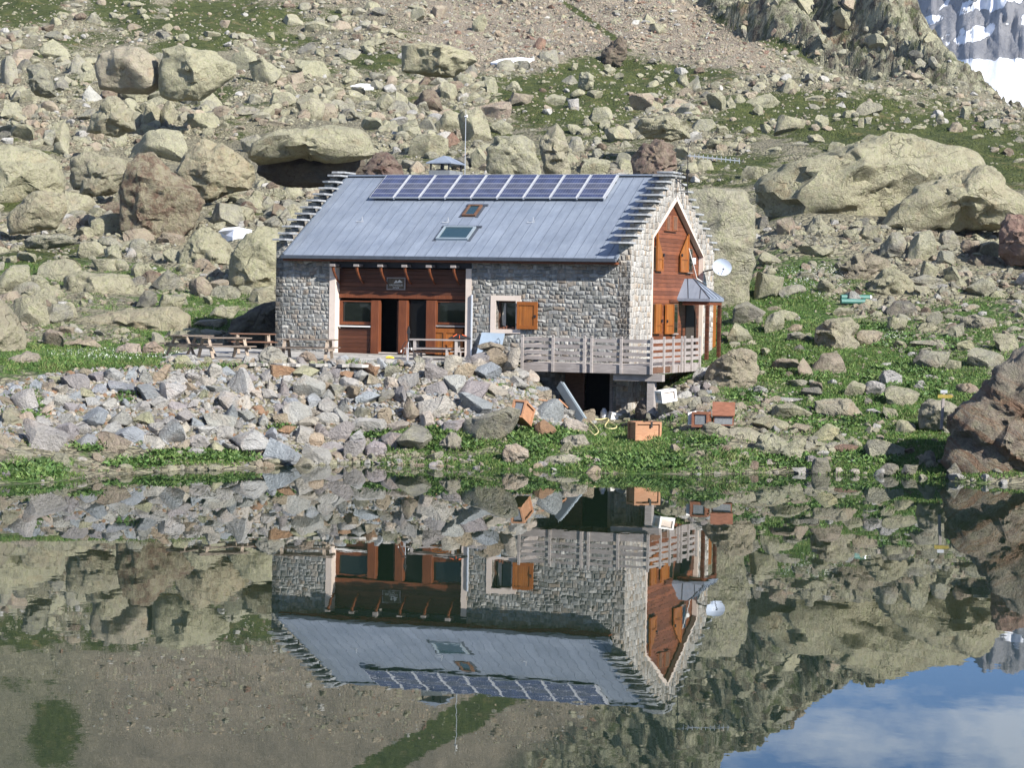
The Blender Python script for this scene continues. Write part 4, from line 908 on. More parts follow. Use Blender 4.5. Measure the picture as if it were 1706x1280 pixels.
TN = {'L': 'pale lichen-covered', 'G': 'greyish lichen-spotted', 'P': 'pinkish beige', 'B': 'dark brown', 'R': 'reddish', 'D': 'dark grey', 'b': 'bluish grey', 'w': 'light grey', 'm': 'mauve grey', 't': 'tan', 'o': 'rusty orange', 'c': 'cream coloured', 'y': 'yellow-green lichened'}
NB = 26
PROT = [mesh_np('boulder', rock_v(ICO[4][0], 100+i, 17 + i % 8, .30, .74, .06), ICO[4][1], M_ROCK, True, math.radians(34)) for i in range(NB)]
PROH = [mesh_np('stone', rock_v(ICO[3][0], 300+i, 12 + i % 7, .30, .68, .04), ICO[3][1], M_ROCK, True, math.radians(26)) for i in range(22)]
rr = random.Random(11); nr = np.random.default_rng(4)
def jit(c, a=.08):
    k_ = 1 + rr.uniform(-a, a); return (min(c[0]*k_*(1+rr.uniform(-.03, .03)), .8), min(c[1]*k_, .8), min(c[2]*k_*(1+rr.uniform(-.04, .04)), .8), c[3])
def put_rock(name, me, X, Y, zc, w_, dd, hh, c, label, group=None, rot=None, cat='boulder', tiltable=True):
    o = bpy.data.objects.new(name, me); COL.objects.link(o); o.location = (X, Y, zc); o.scale = (w_, dd, hh)
    if rot is None: rot = (rr.uniform(-.18, .18), rr.uniform(-.22, .22), rr.choice((0, math.pi)) + rr.uniform(-.4, .4))
    o.rotation_euler = rot; o.color = c; tag(o, label, cat, group); return o
# -- giants: outlined from the photo, with a measured distance and real depth
def giant(pts, dep, tint, label, D=None, seed=1, rough=.07, cuts=7, sink=.12, cat='boulder', base=None, name='boulder', mat=None):
    tint = (tint[0]*.86, tint[1]*.85, tint[2]*.83, tint[3])
    px = np.array([p[0] for p in pts], float); py = np.array([p[1] for p in pts], float)
    if D is None:
        i = int(np.argmax(py)); bx = (px.min()+px.max())/2 if base is None else base[0]; by = py.max() if base is None else base[1]
        h_, ok = hit(bx, by); D = float(h_[0, 1])
    Dc = D + dep*.42
    d = pdir(px, py); X = d[:, 0]/d[:, 1]*Dc; Z = C0 + d[:, 2]/d[:, 1]*Dc
    H_ = Z.max()-Z.min(); cxx, czz = (X.max()+X.min())/2, (Z.max()+Z.min())/2
    lowm = Z < czz - .25*H_; Z = np.where(lowm, Z - sink*H_, Z)
    # star-shaped radius about the centre
    P = np.stack([X-cxx, Z-czz], 1); th = np.linspace(-math.pi, math.pi, 721); R = np.zeros_like(th)
    for k_, t in enumerate(th):
        e = np.array([math.cos(t), math.sin(t)]); best = 0
        for a in range(len(P)):
            p, q = P[a], P[(a+1) % len(P)]; s = q-p; det = e[0]*(-s[1]) + s[0]*e[1]
            if abs(det) < 1e-9: continue
            tt = (p[0]*(-s[1]) + s[0]*p[1])/det; uu_ = (e[0]*p[1]-e[1]*p[0])/det
            if tt > 0 and -1e-6 <= uu_ <= 1+1e-6: best = max(best, tt)
        R[k_] = best
    V = ICO[5][0].copy(); r_ = np.random.default_rng(seed)
    rho = np.sqrt(V[:, 0]**2+V[:, 2]**2); V0 = V.copy()
    for _ in range(cuts+5):
        n = np.array([r_.uniform(-1.1, 1.1), -1, r_.uniform(-.8, 1.1)]); n /= np.linalg.norm(n); dd_ = r_.uniform(.38, .78); q = V @ n; m = q > dd_; V[m] -= ((q-dd_)[m])[:, None]*n
    kk = np.clip((rho-.55)/.4, 0, 1)[:, None]; V[:, [0, 2]] = V[:, [0, 2]]*(1-kk) + V0[:, [0, 2]]*kk
    rho = np.sqrt(V[:, 0]**2+V[:, 2]**2); t = np.arctan2(V[:, 2], V[:, 0]); rad = np.interp(t, th, R)
    k_ = np.clip(rho, 0, 1)**.82
    W = np.stack([np.cos(t)*rad*k_, V[:, 1]*dep/2, np.sin(t)*rad*k_], 1)
    L_ = math.sqrt(dep*H_)
    nn = V/np.linalg.norm(V, axis=1)[:, None]
    W += nn*(fbm(W*(2.2/L_)+seed, 3, seed)*rough*L_*.6)[:, None] + nn*(fbm(W*(6.5/L_)+seed, 4, seed+5)*rough*L_*.35)[:, None]
    rid = 1-np.abs(fbm((W*np.array([1, 1, 1.8]))*(3.2/L_)+seed*3, 3, seed+9)); rid2 = 1-np.abs(fbm((W*np.array([1.5, 1, 1]))*(9./L_)+seed*5, 3, seed+19)); W -= nn*(np.clip(rid2-.9, 0, 1)*2.2)[:, None]*min(rough, .06)*L_*.55
    W += nn*(np.minimum(.86, rid)-.86)[:, None]*rough*L_*1.4*(V[:, 1] < .3)[:, None]
    if mat:
        q_ = W[:, 2] + .62*W[:, 0] + .35*fbm(W*.7, 3, 3); sq = fbm(np.stack([q_*1.7, W[:, 0]*.15, W[:, 1]*.15], 1), 4, 77); W += nn*(np.round(sq*5)/5*.20 + sq*.06)[:, None]
    me = mesh_np(name, W, ICO[5][1], mat or M_ROCK, True, math.radians(38)); o = bpy.data.objects.new(name, me); COL.objects.link(o)
    o.location = (cxx, Dc, czz); o.color = tint; tag(o, label, cat)
    BLOCK.append((px.min(), px.max(), py.min(), py.max(), D)); return o
BLOCK = []
def tr(x0, y0, s, pts): return [(x0+a/s, y0+b/s) for a, b in pts]
c6 = lambda p: tr(1220, 200, 3.51, p); c7 = lambda p: tr(1220, 500, 3.51, p); c2 = lambda p: tr(0, 230, 3.28, p); c1 = lambda p: tr(0, 0, 2.843, p); c3 = lambda p: tr(600, 0, 2.843, p)
c5 = lambda p: tr(820, 540, 3.709, p); c4 = lambda p: tr(440, 540, 3.709, p); c0 = lambda p: tr(0, 540, 3.554, p)
giant(c6([(132,470),(150,380),(210,310),(360,225),(560,175),(760,100),(850,50),(930,60),(1060,80),(1180,110),(1400,150),(1470,220),(1490,330),(1300,420),(1050,560),(860,610),(740,635),(620,630),(540,600),(380,615),(230,580)]), 11, (.44,.41,.29,.85), 'huge pale dome-shaped boulder on the slope right of the refuge', D=125, seed=3, rough=.09, cuts=12)
giant(c6([(860,595),(960,500),(1080,400),(1200,345),(1400,280),(1500,255),(1590,320),(1640,380),(1720,450),(1850,520),(1820,590),(1450,600),(1170,610),(1060,640),(900,620)]), 7, (.45,.41,.29,.8), 'large pale wedge boulder leaning in front of the huge dome-shaped one', D=121.5, seed=5, rough=.09, cuts=11)
giant(c7([(1268,740),(1300,640),(1400,550),(1450,480),(1560,395),(1640,385),(1720,330),(1800,300),(2000,420),(2060,800),(2000,1100),(1706,1095),(1420,1090),(1330,1050),(1275,920)]), 5.0, (.235,.195,.16,.4), 'big rusty brown boulder standing in the water at the right shore', D=75.4, seed=17, rough=.06, cuts=26, sink=.05, mat=M_STRATA)
giant(c2([(632,300),(660,230),(700,130),(760,92),(840,100),(900,150),(1000,230),(1080,300),(1100,360),(1040,440),(980,500),(900,540),(820,535),(720,520),(650,470),(635,400)]), 5, (.215,.15,.11,.55), 'round reddish brown boulder standing alone on the left slope', D=148, seed=8, rough=.07, cuts=6)
giant(c2([(945,200),(1010,100),(1060,20),(1110,0),(1200,20),(1300,70),(1380,140),(1390,200),(1370,245),(1250,270),(1110,310),(1040,290),(980,250)]), 6, (.43,.37,.26,.6), 'angular yellowish boulder with rusty streaks behind the round brown one', D=158, seed=12, rough=.08, cuts=10)
giant([(400,262),(420,238),(470,215),(540,205),(600,214),(625,240),(622,262),(560,272),(500,262),(430,275)], 9, (.40,.38,.28,.75), 'broad overhanging rock roof above a dark hollow left of the chimney', D=158, seed=22, rough=.08, cuts=5, sink=0)
giant([(432,262),(500,256),(600,258),(618,285),(590,305),(470,305),(425,290)], 5, (.15,.125,.105,.1), 'rock face under the overhanging rock roof with the shade of the hollow put into its dark colour', D=163, seed=23, rough=.05, cuts=2)  # dark tint paints the shadow of the overhang onto this rock
giant(c2([(955,700),(975,630),(1020,570),(1090,500),(1140,490),(1200,530),(1265,600),(1300,700),(1300,790),(1100,790),(985,760)]), 4.5, (.42,.395,.28,.8), 'pyramid-shaped pale boulder with a vertical shadowed ridge left of the refuge', D=124, seed=31, rough=.07, cuts=9)
giant(c2([(1240,640),(1290,560),(1400,480),(1506,490),(1560,560),(1560,820),(1420,850),(1250,800)]), 5, (.45,.43,.29,.85), 'wide smooth pale boulder right behind the left end wall', D=117, seed=32, rough=.04)
giant(c2([(325,830),(350,755),(440,728),(600,735),(700,745),(750,840),(765,920),(700,945),(500,960),(350,950)]), 4, (.41,.385,.28,.75), 'large blocky pale boulder above the long flat slab', D=112, seed=35, rough=.05)
giant(c2([(380,1060),(440,985),(600,950),(800,920),(950,915),(1040,960),(1050,1080),(1000,1130),(800,1150),(600,1140),(480,1115)]), 4.5, (.43,.38,.28,.6), 'long flat rock slab lying behind the grass terrace', D=101, seed=36, rough=.05, cuts=5)
giant(c2([(-120,1000),(-60,900),(0,890),(60,960),(110,1050),(135,1110),(120,1190),(50,1215),(-100,1215)]), 4, (.41,.37,.28,.5), 'big boulder cut by the left edge beside the grass terrace', D=91, seed=37, rough=.06)
giant(c2([(1225,1060),(1260,1000),(1350,950),(1430,905),(1500,890),(1560,900),(1560,1110),(1230,1115)]), 3, (.13,.120,.110,.2), 'dark grey boulder leaning against the left end wall', D=98.5, seed=38, rough=.05)
giant(c2([(-60,240),(-40,60),(60,30),(200,60),(300,120),(340,220),(330,330),(180,300),(-40,360)]), 9, (.43,.41,.29,.85), 'huge smooth pale slab at the left edge high above the terrace', D=162, seed=41, rough=.04)
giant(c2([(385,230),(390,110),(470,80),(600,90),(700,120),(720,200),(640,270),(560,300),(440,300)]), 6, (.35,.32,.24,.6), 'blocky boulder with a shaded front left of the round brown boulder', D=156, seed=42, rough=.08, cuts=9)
giant(c2([(25,440),(60,380),(130,320),(240,285),(350,300),(360,400),(300,470),(150,500),(60,500)]), 5, (.43,.385,.28,.6), 'rounded pale boulder with a rusty foot at the far left', D=146, seed=43, rough=.05)
giant(c2([(120,560),(180,530),(330,522),(425,550),(415,580),(250,602),(140,592)]), 2.6, (.34,.33,.28,.6), 'thin flat table-like rock lying on the left meadow', D=134, seed=44, rough=.04, cuts=4)
giant([(1110,420),(1112,345),(1140,312),(1180,303),(1215,304),(1245,312),(1257,345),(1258,420),(1250,500),(1180,520),(1120,500)], 5, (.41,.39,.31,.8), 'tall upright rock wall right behind the porch and satellite dish', D=107, seed=45, rough=.035, cuts=7)
giant(c7([(-170,540),(-150,420),(-90,340),(0,285),(60,275),(150,310),(150,400),(150,470),(90,520),(0,545)]), 3, (.45,.39,.30,.35), 'pale sloping outcrop at the foot of the porch steps', D=88, seed=48, rough=.08, cuts=8)
giant(c7([(-310,920),(-250,800),(-130,720),(0,745),(110,740),(190,800),(200,900),(60,925),(-60,945),(-200,935)]), 2.6, (.45,.42,.33,.55), 'large pale cracked slab rising from the shore grass below the brown boxes', D=81, seed=49, rough=.07, cuts=7)
giant(c7([(120,900),(160,800),(230,770),(300,810),(350,860),(430,800),(440,840),(420,940),(360,975),(250,950),(150,960)]), 1.6, (.40,.40,.31,.7), 'yellow-green shore boulder leaning on the large cracked slab', D=80, seed=50, rough=.08)
giant(c5([(1065,905),(1120,850),(1200,815),(1320,820),(1400,870),(1465,910),(1465,930),(1250,930),(1090,915)]), 1.8, (.42,.41,.31,.6), 'low wide lichened rock at the waterline below the large cracked slab', D=78.6, seed=51, rough=.06)
giant(c5([(1020,600),(1030,480),(1080,455),(1200,465),(1330,460),(1385,490),(1380,600),(1270,640),(1180,665),(1060,640)]), 2.6, (.45,.42,.32,.55), 'big pale boulder under the white framed box right of the deck pier', D=85, seed=52, rough=.10, cuts=9)
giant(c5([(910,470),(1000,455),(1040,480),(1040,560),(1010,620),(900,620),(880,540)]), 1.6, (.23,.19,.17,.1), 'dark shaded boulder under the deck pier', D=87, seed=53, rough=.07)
giant(c5([(415,720),(480,690),(570,685),(605,740),(608,805),(560,810),(480,790),(430,770)]), 1.1, (.48,.44,.38,.2), 'pale angular boulder in the shore grass with the hose behind', D=81, seed=54, rough=.08, cuts=9)
giant(c5([(280,880),(340,820),(450,810),(560,830),(610,860),(600,900),(420,902)]), 1.4, (.46,.43,.35,.4), 'low pale rock at the waterline in front of the angular boulder', D=78.6, seed=55, rough=.06)
giant(c5([(550,905),(600,860),(660,850),(720,880),(775,905),(760,915),(560,915)]), 1.0, (.42,.38,.31,.3), 'flat brownish rock slab at the waterline beside a mossy hump', D=78.2, seed=56, rough=.05)
giant(c5([(55,800),(80,750),(150,738),(230,780),(235,820),(180,850),(170,880),(70,850)]), 1.2, (.50,.43,.36,.15), 'pinkish pale boulder on the shore below the rubble bank', D=79.2, seed=57, rough=.06)
giant(c4([(715,860),(740,800),(800,760),(900,755),(1000,790),(985,870),(800,872)]), 1.6, (.44,.42,.33,.5), 'squat yellowish boulder with a white stone on top at the waterline', D=80.6, seed=58, rough=.06)
giant(c4([(1070,850),(1080,740),(1150,665),(1190,670),(1230,740),(1210,800),(1130,860)]), 1.1, (.38,.35,.30,.3), 'cracked upright grey-brown boulder by the shore plants', D=80.6, seed=59, rough=.09)
giant(c0([(0,570),(20,500),(60,490),(110,530),(150,620),(120,665),(20,680),(-80,660),(-80,560)]), 2, (.43,.40,.32,.5), 'pale lichened boulder at the left edge of the rubble bank', D=75.5, seed=60, rough=.05)
giant(c0([(-20,270),(60,200),(150,155),(220,180),(265,250),(250,290),(60,285)]), 1.8, (.42,.37,.31,.3), 'brownish boulder at the left edge on top of the rubble bank', D=83.5, seed=61, rough=.06)
giant(c0([(295,800),(330,765),(390,770),(430,850),(420,890),(350,895),(300,860)]), 1.0, (.41,.40,.31,.6), 'smooth yellowish boulder in the plants at the left shore', D=73, seed=62, rough=.05)
giant(c0([(0,780),(40,730),(110,740),(190,770),(205,830),(140,850),(40,830)]), 1.4, (.43,.41,.33,.6), 'rounded lichened boulder at the far left shore', D=72.5, seed=63, rough=.05)
giant(c0([(1525,190),(1560,150),(1600,128),(1650,140),(1706,200),(1700,245),(1600,245),(1540,225)]), 1.0, (.47,.45,.40,.2), 'white-veined boulder on the terrace edge before the picnic tables', D=85.6, seed=64, rough=.07)
giant([(493,606),(497,592),(510,584),(524,590),(532,606),(512,609)], .8, (.45,.36,.29,.05), 'brownish boulder on the terrace edge right of the white-veined one', D=85.8, seed=65, rough=.06)
giant(c2([(610,1180),(640,1140),(700,1120),(760,1125),(785,1185),(700,1195)]), 1.2, (.50,.42,.36,.15), 'smooth pink-white rock on the grass terrace', D=92, seed=66, rough=.04)
giant(c2([(770,1185),(790,1125),(840,1108),(890,1150),(902,1195),(800,1200)]), 1.2, (.47,.37,.30,.1), 'pinkish rock touching the smooth pink-white one near the tables', D=92, seed=67, rough=.05)
giant(c6([(1565,760),(1575,600),(1620,545),(1700,540),(1800,600),(1800,800),(1640,830),(1590,790)]), 4, (.35,.23,.19,.15), 'reddish boulder cut by the right edge above the meadow', D=112, seed=70, rough=.07, cuts=9)
giant(c6([(765,1040),(800,970),(890,870),(960,860),(1040,920),(1080,980),(1070,1060),(900,1080)]), 3, (.42,.395,.28,.7), 'pale angular boulder half in shadow right of the green pipes', D=108.5, seed=71, rough=.06, cuts=10)
giant(c6([(620,1000),(640,900),(720,800),(820,765),(900,810),(930,870),(800,960),(770,1015)]), 3, (.34,.29,.23,.4), 'rough brown and beige boulder above the green pipes', D=111, seed=72, rough=.12, cuts=10)
giant(c6([(1290,940),(1300,870),(1400,800),(1520,790),(1620,850),(1650,930),(1500,965),(1330,960)]), 4, (.22,.18,.145,.3), 'dark weathered boulder cluster below the reddish boulder', D=113, seed=73, rough=.12, cuts=9)
giant(c7([(482,240),(500,170),(560,110),(620,90),(700,95),(745,150),(730,220),(760,260),(740,330),(620,335),(500,300)]), 2.8, (.43,.39,.30,.6), 'large rounded cracked boulder standing in the green meadow', D=97, seed=74, rough=.08, cuts=8)
giant(c7([(1350,210),(1340,110),(1400,82),(1540,110),(1570,170),(1530,245),(1440,240)]), 2.4, (.38,.35,.28,.5), 'blocky grey boulder at the right edge above a yellow one', D=101, seed=75, rough=.07, cuts=9)
giant(c7([(1092,680),(1110,610),(1150,580),(1260,590),(1330,630),(1325,740),(1200,745),(1105,735)]), 2, (.43,.40,.32,.6), 'pale boulder with a shaded left face behind the signpost', D=82.5, seed=76, rough=.05)
giant(c7([(470,660),(480,590),(560,580),(700,585),(740,630),(800,700),(780,725),(680,690),(560,690)]), 1.8, (.43,.40,.32,.5), 'long flat-topped rock block in the shore meadow', D=85, seed=77, rough=.07)
giant(c6([(400,740),(430,650),(480,560),(515,545),(550,600),(600,640),(600,710),(500,745)]), 2.2, (.42,.40,.31,.6), 'pointed pale rock standing below the huge dome boulder', D=122, seed=78, rough=.07, cuts=9)
giant(c3([(1145,290),(1150,240),(1230,170),(1262,195),(1265,260),(1230,300)]), 6, (.17,.13,.105,.2), 'dark pyramid-shaped boulder at the foot of the scree', D=340, seed=79, rough=.08, cuts=9)
giant(c3([(590,700),(640,640),(760,615),(820,660),(855,760),(860,850),(640,850),(600,790)]), 6, (.38,.37,.29,.8), 'tall twin-ribbed pale boulder rising behind the roof panels', D=172, seed=80, rough=.07, cuts=10)
giant(c3([(860,640),(930,590),(985,680),(1000,790),(960,850),(880,800),(850,700)]), 5, (.39,.36,.28,.6), 'slanted pale boulder right of the twin-ribbed one behind the roof', D=178, seed=81, rough=.08, cuts=9)
giant(c3([(0,860),(20,780),(70,725),(130,720),(190,780),(210,860)]), 5, (.19,.125,.110,.2), 'dark reddish boulder just behind the roof ridge left of the chimney', D=150, seed=82, rough=.09)
giant(c3([(1285,760),(1330,690),(1430,655),(1500,720),(1500,830),(1400,860),(1300,840)]), 5, (.24,.17,.145,.25), 'dark brown cracked boulder behind the right end of the roof ridge', D=165, seed=83, rough=.1, cuts=9)
giant(c3([(200,290),(205,210),(290,200),(420,220),(520,240),(560,290),(450,320),(330,310)]), 12, (.44,.405,.29,.7), 'broad fissured outcrop on the upper slope below a dark meadow patch', D=262, seed=84, rough=.06, cuts=8, sink=.4)
giant(c3([(1030,400),(1040,345),(1075,335),(1108,360),(1105,410),(1070,422)]), 4, (.44,.43,.33,.8), 'single rounded pale boulder in the dark green upper meadow', D=280, seed=85, rough=.04)
giant(c3([(1310,600),(1330,565),(1450,550),(1540,575),(1570,640),(1480,655),(1360,640)]), 7, (.40,.38,.28,.6), 'layered flat outcrop on the slope above the right roof end', D=200, seed=86, rough=.1)
giant(c1([(440,310),(460,250),(560,212),(660,222),(745,270),(750,340),(700,375),(560,370),(460,350)]), 9, (.44,.39,.31,.4), 'wide smooth beige slab high on the upper left slope', D=228, seed=87, rough=.03, cuts=8, sink=.45)
giant(c1([(745,320),(760,235),(860,215),(1000,240),(1110,300),(1110,350),(950,400),(800,395),(750,370)]), 9, (.43,.41,.29,.8), 'stepped pale slab joined to the right of the wide beige slab', D=226, seed=88, rough=.07, cuts=9, sink=.45)
giant(c1([(415,600),(430,540),(500,470),(560,462),(620,510),(640,600),(560,625)]), 6, (.38,.35,.26,.6), 'pyramid boulder with a shaded left side on the upper left slope', D=190, seed=89, rough=.08, cuts=10)
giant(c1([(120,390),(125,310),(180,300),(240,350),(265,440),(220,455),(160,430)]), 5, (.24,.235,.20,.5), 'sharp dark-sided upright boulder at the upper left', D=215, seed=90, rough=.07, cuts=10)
# -- medium boulders (x0,y0,x1,y1, tint) measured from the photo
MEDS = []
def med(tf, L):
    for (a, b, c, d, t) in L: (x0, y0), (x1, y1) = tf([(a, b), (c, d)]); MEDS.append((x0, y0, x1, y1, t))
med(c6, [(255,560,375,670,'P'),(645,630,745,700,'L'),(745,600,860,700,'L'),(860,650,1030,800,'G'),(1030,640,1190,830,'L'),(1190,760,1300,850,'G'),(1440,690,1600,800,'L'),(1210,640,1330,740,'G'),(1330,700,1450,790,'P'),(120,880,300,1050,'L'),(270,960,430,1030,'G'),(500,930,600,1020,'L'),(380,880,500,930,'G'),(380,740,590,800,'L'),(1270,580,1440,640,'G'),(150,560,215,640,'D'),(1060,960,1170,1030,'L'),(1180,970,1300,1030,'G'),(150,760,300,850,'L'),(1230,850,1340,950,'L'),(1000,900,1230,980,'G'),(1090,820,1200,960,'L')])
med(c7, [(0,0,190,140,'G'),(190,60,300,190,'L'),(255,60,385,120,'L'),(320,140,410,180,'P'),(320,185,470,240,'G'),(895,90,1030,185,'L'),(725,175,880,255,'P'),(945,235,1020,285,'L'),(1035,235,1190,280,'G'),(1060,280,1260,400,'G'),(1240,345,1340,410,'L'),(1365,285,1595,395,'G'),(1310,230,1425,300,'y'),(1530,180,1670,300,'L'),(865,408,990,500,'w'),(655,470,770,565,'L'),(770,468,900,565,'w'),(885,510,1090,620,'L'),(230,600,465,700,'L'),(475,725,625,820,'y'),(345,725,480,775,'P'),(600,845,735,890,'R'),(770,820,1000,930,'G'),(955,700,1070,780,'L'),(460,920,575,1022,'D'),(355,975,450,1022,'w'),(850,955,980,1030,'D'),(985,955,1080,1030,'D'),(1090,880,1200,970,'D'),(780,635,870,670,'w'),(880,625,970,700,'L'),(490,880,565,915,'w'),(380,335,475,460,'P'),(230,340,400,420,'P'),(320,465,440,510,'G'),(450,475,530,540,'P'),(220,570,410,600,'w'),(400,510,520,570,'D'),(1110,435,1170,460,'w'),(1060,490,1120,520,'w'),(1310,485,1440,545,'P'),(865,365,930,385,'w'),(1620,430,1706,500,'G'),(1080,130,1200,180,'L'),(1130,60,1230,150,'G'),(900,0,1080,90,'D'),(120,500,210,560,'w'),(140,640,200,690,'w'),(120,690,330,760,'L'),(410,620,470,650,'P'),(1200,930,1330,970,'D'),(690,90,800,110,'L'),(580,40,700,90,'L'),(810,60,880,95,'L'),(1250,950,1340,1050,'D'),(1090,640,1100,700,'G')])
med(c2, [(350,275,530,410,'L'),(1100,250,1340,330,'L'),(1150,350,1330,490,'G'),(500,405,690,525,'L'),(730,480,830,550,'P'),(420,560,565,650,'L'),(570,575,665,660,'L'),(710,545,835,645,'G'),(75,620,205,680,'L'),(-30,680,165,850,'L'),(210,655,440,780,'L'),(500,650,650,730,'L'),(840,715,1005,830,'G'),(1040,755,1160,865,'P'),(1160,800,1310,880,'G'),(1360,800,1506,900,'L'),(750,830,855,930,'D'),(860,850,1015,935,'L'),(75,830,275,1020,'L'),(230,900,390,1015,'G'),(230,1045,350,1140,'P'),(340,1100,560,1145,'P'),(1150,910,1300,985,'L'),(1055,985,1240,1035,'G'),(1000,1030,1110,1100,'L'),(1300,370,1390,450,'L'),(1470,270,1560,360,'L'),(1520,380,1600,480,'G'),(1430,480,1560,560,'L'),(470,480,600,530,'G'),(150,760,240,830,'L'),(1110,860,1160,910,'L'),(720,680,850,770,'L'),(280,420,460,500,'P'),(1340,280,1440,370,'L'),(1550,360,1640,460,'L')])
med(c1, [(200,175,330,280,'L'),(310,245,445,345,'G'),(1090,235,1230,335,'L'),(1170,295,1330,400,'L'),(1345,335,1445,395,'P'),(0,255,85,400,'G'),(670,470,780,595,'L'),(765,475,835,590,'L'),(870,400,950,500,'G'),(950,420,1060,530,'L'),(885,520,1050,610,'L'),(1120,500,1230,550,'G'),(1280,430,1400,500,'L'),(1400,430,1530,560,'L'),(240,560,330,700,'L'),(600,600,940,750,'L'),(580,410,700,480,'L'),(700,420,850,480,'L'),(60,220,160,300,'P'),(1330,60,1440,120,'L'),(1440,90,1560,150,'L'),(1110,150,1180,190,'L'),(840,155,900,195,'L'),(590,0,690,30,'L'),(410,50,480,110,'G'),(1040,90,1090,130,'P'),(90,410,230,480,'L'),(10,470,120,560,'L'),(1600,220,1706,280,'G'),(1400,270,1560,360,'L'),(1140,630,1260,720,'G'),(330,720,420,800,'D'),(380,320,520,390,'L'),(200,600,260,690,'G'),(30,680,150,760,'L'),(1480,480,1600,570,'P'),(1230,560,1400,600,'P')])
med(c3, [(250,415,390,520,'B'),(380,380,460,470,'L'),(450,270,560,345,'D'),(450,340,540,400,'L'),(870,440,970,500,'L'),(530,60,600,150,'L'),(1090,500,1195,580,'L'),(1570,560,1700,620,'G'),(1640,430,1730,520,'L'),(350,520,490,620,'L'),(0,550,110,620,'L'),(470,500,620,670,'L'),(0,180,120,225,'L'),(690,380,760,430,'L'),(590,350,650,440,'L'),(700,430,820,500,'P'),(980,460,1040,515,'w'),(1500,340,1560,410,'L'),(1550,350,1620,420,'G'),(1390,355,1440,390,'L'),(850,225,940,300,'G'),(1200,340,1250,375,'L'),(740,280,800,335,'G'),(680,280,720,310,'L'),(560,470,720,560,'P'),(600,560,720,640,'L'),(820,170,880,230,'R'),(1160,590,1290,670,'L'),(980,640,1060,720,'G'),(1040,740,1180,830,'L'),(1220,750,1310,830,'L'),(160,430,230,500,'L'),(220,390,280,440,'L'),(80,440,160,520,'L'),(520,700,620,800,'L'),(220,620,420,740,'L'),(180,560,290,650,'L'),(1330,60,1400,110,'L'),(1370,110,1440,160,'L'),(230,30,310,100,'L'),(340,20,410,80,'P'),(1000,290,1030,330,'L'),(1480,690,1560,760,'L'),(1100,700,1160,750,'G'),(400,620,470,690,'R')])
c8 = lambda p: tr(1200, 0, 3.372, p)
med(c8, [(20,80,60,0,'L')][:0] + [(140,515,330,600,'L'),(340,430,445,520,'L'),(480,530,585,570,'L'),(650,565,705,600,'w'),(760,565,895,650,'G'),(690,615,770,660,'L'),(770,655,810,715,'L'),(300,640,485,740,'L'),(530,640,610,715,'L'),(220,695,285,750,'L'),(490,750,585,800,'L'),(1350,590,1410,670,'L'),(1030,655,1070,690,'w'),(1075,700,1145,725,'L'),(1285,680,1360,740,'P'),(1415,750,1480,780,'L'),(1480,660,1575,720,'G'),(1100,570,1150,600,'L'),(180,580,240,650,'L'),(740,440,780,480,'L'),(260,820,345,865,'L'),(400,790,500,820,'G'),(20,540,90,610,'L'),(880,700,930,730,'L'),(1210,640,1260,700,'G'),(1620,840,1650,870,'w'),(600,790,700,850,'L'),(1000,590,1030,610,'L'),(1650,760,1706,800,'D')])
NMED = len(MEDS)
# a few more scattered ones so that about 300 boulders stand on the slopes
def zone(x, y):
    if y < 230: return 'on the upper slope' if x > 600 else 'on the upper left slope'
    if x < 620: return 'on the slope left of the refuge'
    if x < 1170: return 'on the slope behind the roof'
    return 'on the meadow slope right of the refuge' if y < 700 else 'on the right lake shore'
def on_house(x, y): return (455 < x < 1215 and 290 < y < 600) or (860 < x < 1180 and 540 < y < 700)
tries = 0
while len(MEDS) < 262 and tries < 9000:
    tries += 1; x = rr.uniform(-20, 1726); y = rr.uniform(5, 600) if x < 1180 else rr.uniform(60, 770)
    if on_house(x, y) or (y > 530 and x < 1150): continue
    s = 10 + 30*rr.random()**2 + y*.03; hh = s*rr.uniform(.5, .85)
    if x > 1150 and y < 150: continue
    g_ = masks(np.array([x]), np.array([y]), np.array([150. if y > 300 else 250.]), np.array([x]), np.array([y]))
    if g_[1][0] > .4: continue
    if rr.random() < g_[0][0]*.8: continue
    if any(a-s*.3 < x < c+s*.3 and b-s*.3 < y < d+s*.3 for (a, b, c, d, t) in MEDS) or any(a < x < b and c < y < d for (a, b, c, d, e) in BLOCK): continue
    MEDS.append((x-s/2, y-hh/2, x+s/2, y+hh/2, rr.choice('LLLLGGPPwD')))
for (x0, y0, x1, y1, t) in MEDS:
    h_, ok = hit((x0+x1)/2, y1); X, Y, Z = h_[0]
    if not ok[0]: continue
    wv = (x1-x0)*Y/F; hv = (y1-y0)*Y/F; dp = (wv+hv)/2*rr.uniform(.8, 1.15); hv2 = hv*1.3
    Y2 = Y + dp*.38; X2 = X*Y2/Y
    shp = 'flat' if wv > 2.1*hv else 'upright' if hv > 1.05*wv else 'broad' if wv > 1.45*hv else 'blocky'
    sz = 'large' if wv > 2.6 else 'medium-sized' if wv > 1.4 else 'small'
    z_ = zone((x0+x1)/2, y1)
    lab = f'{TN[t]} {shp} {sz} boulder {z_}'
    put_rock('boulder', rr.choice(PROT), X2, Y2, Z - hv2/2 + hv*.98, wv*1.06, dp, hv2, jit(T[t]), lab, f'{TN[t]} {shp} {sz} boulders {z_}', rot=(rr.uniform(-.1, .1), rr.uniform(-.12, .12), rr.choice((0, math.pi))+rr.uniform(-.25, .25)))
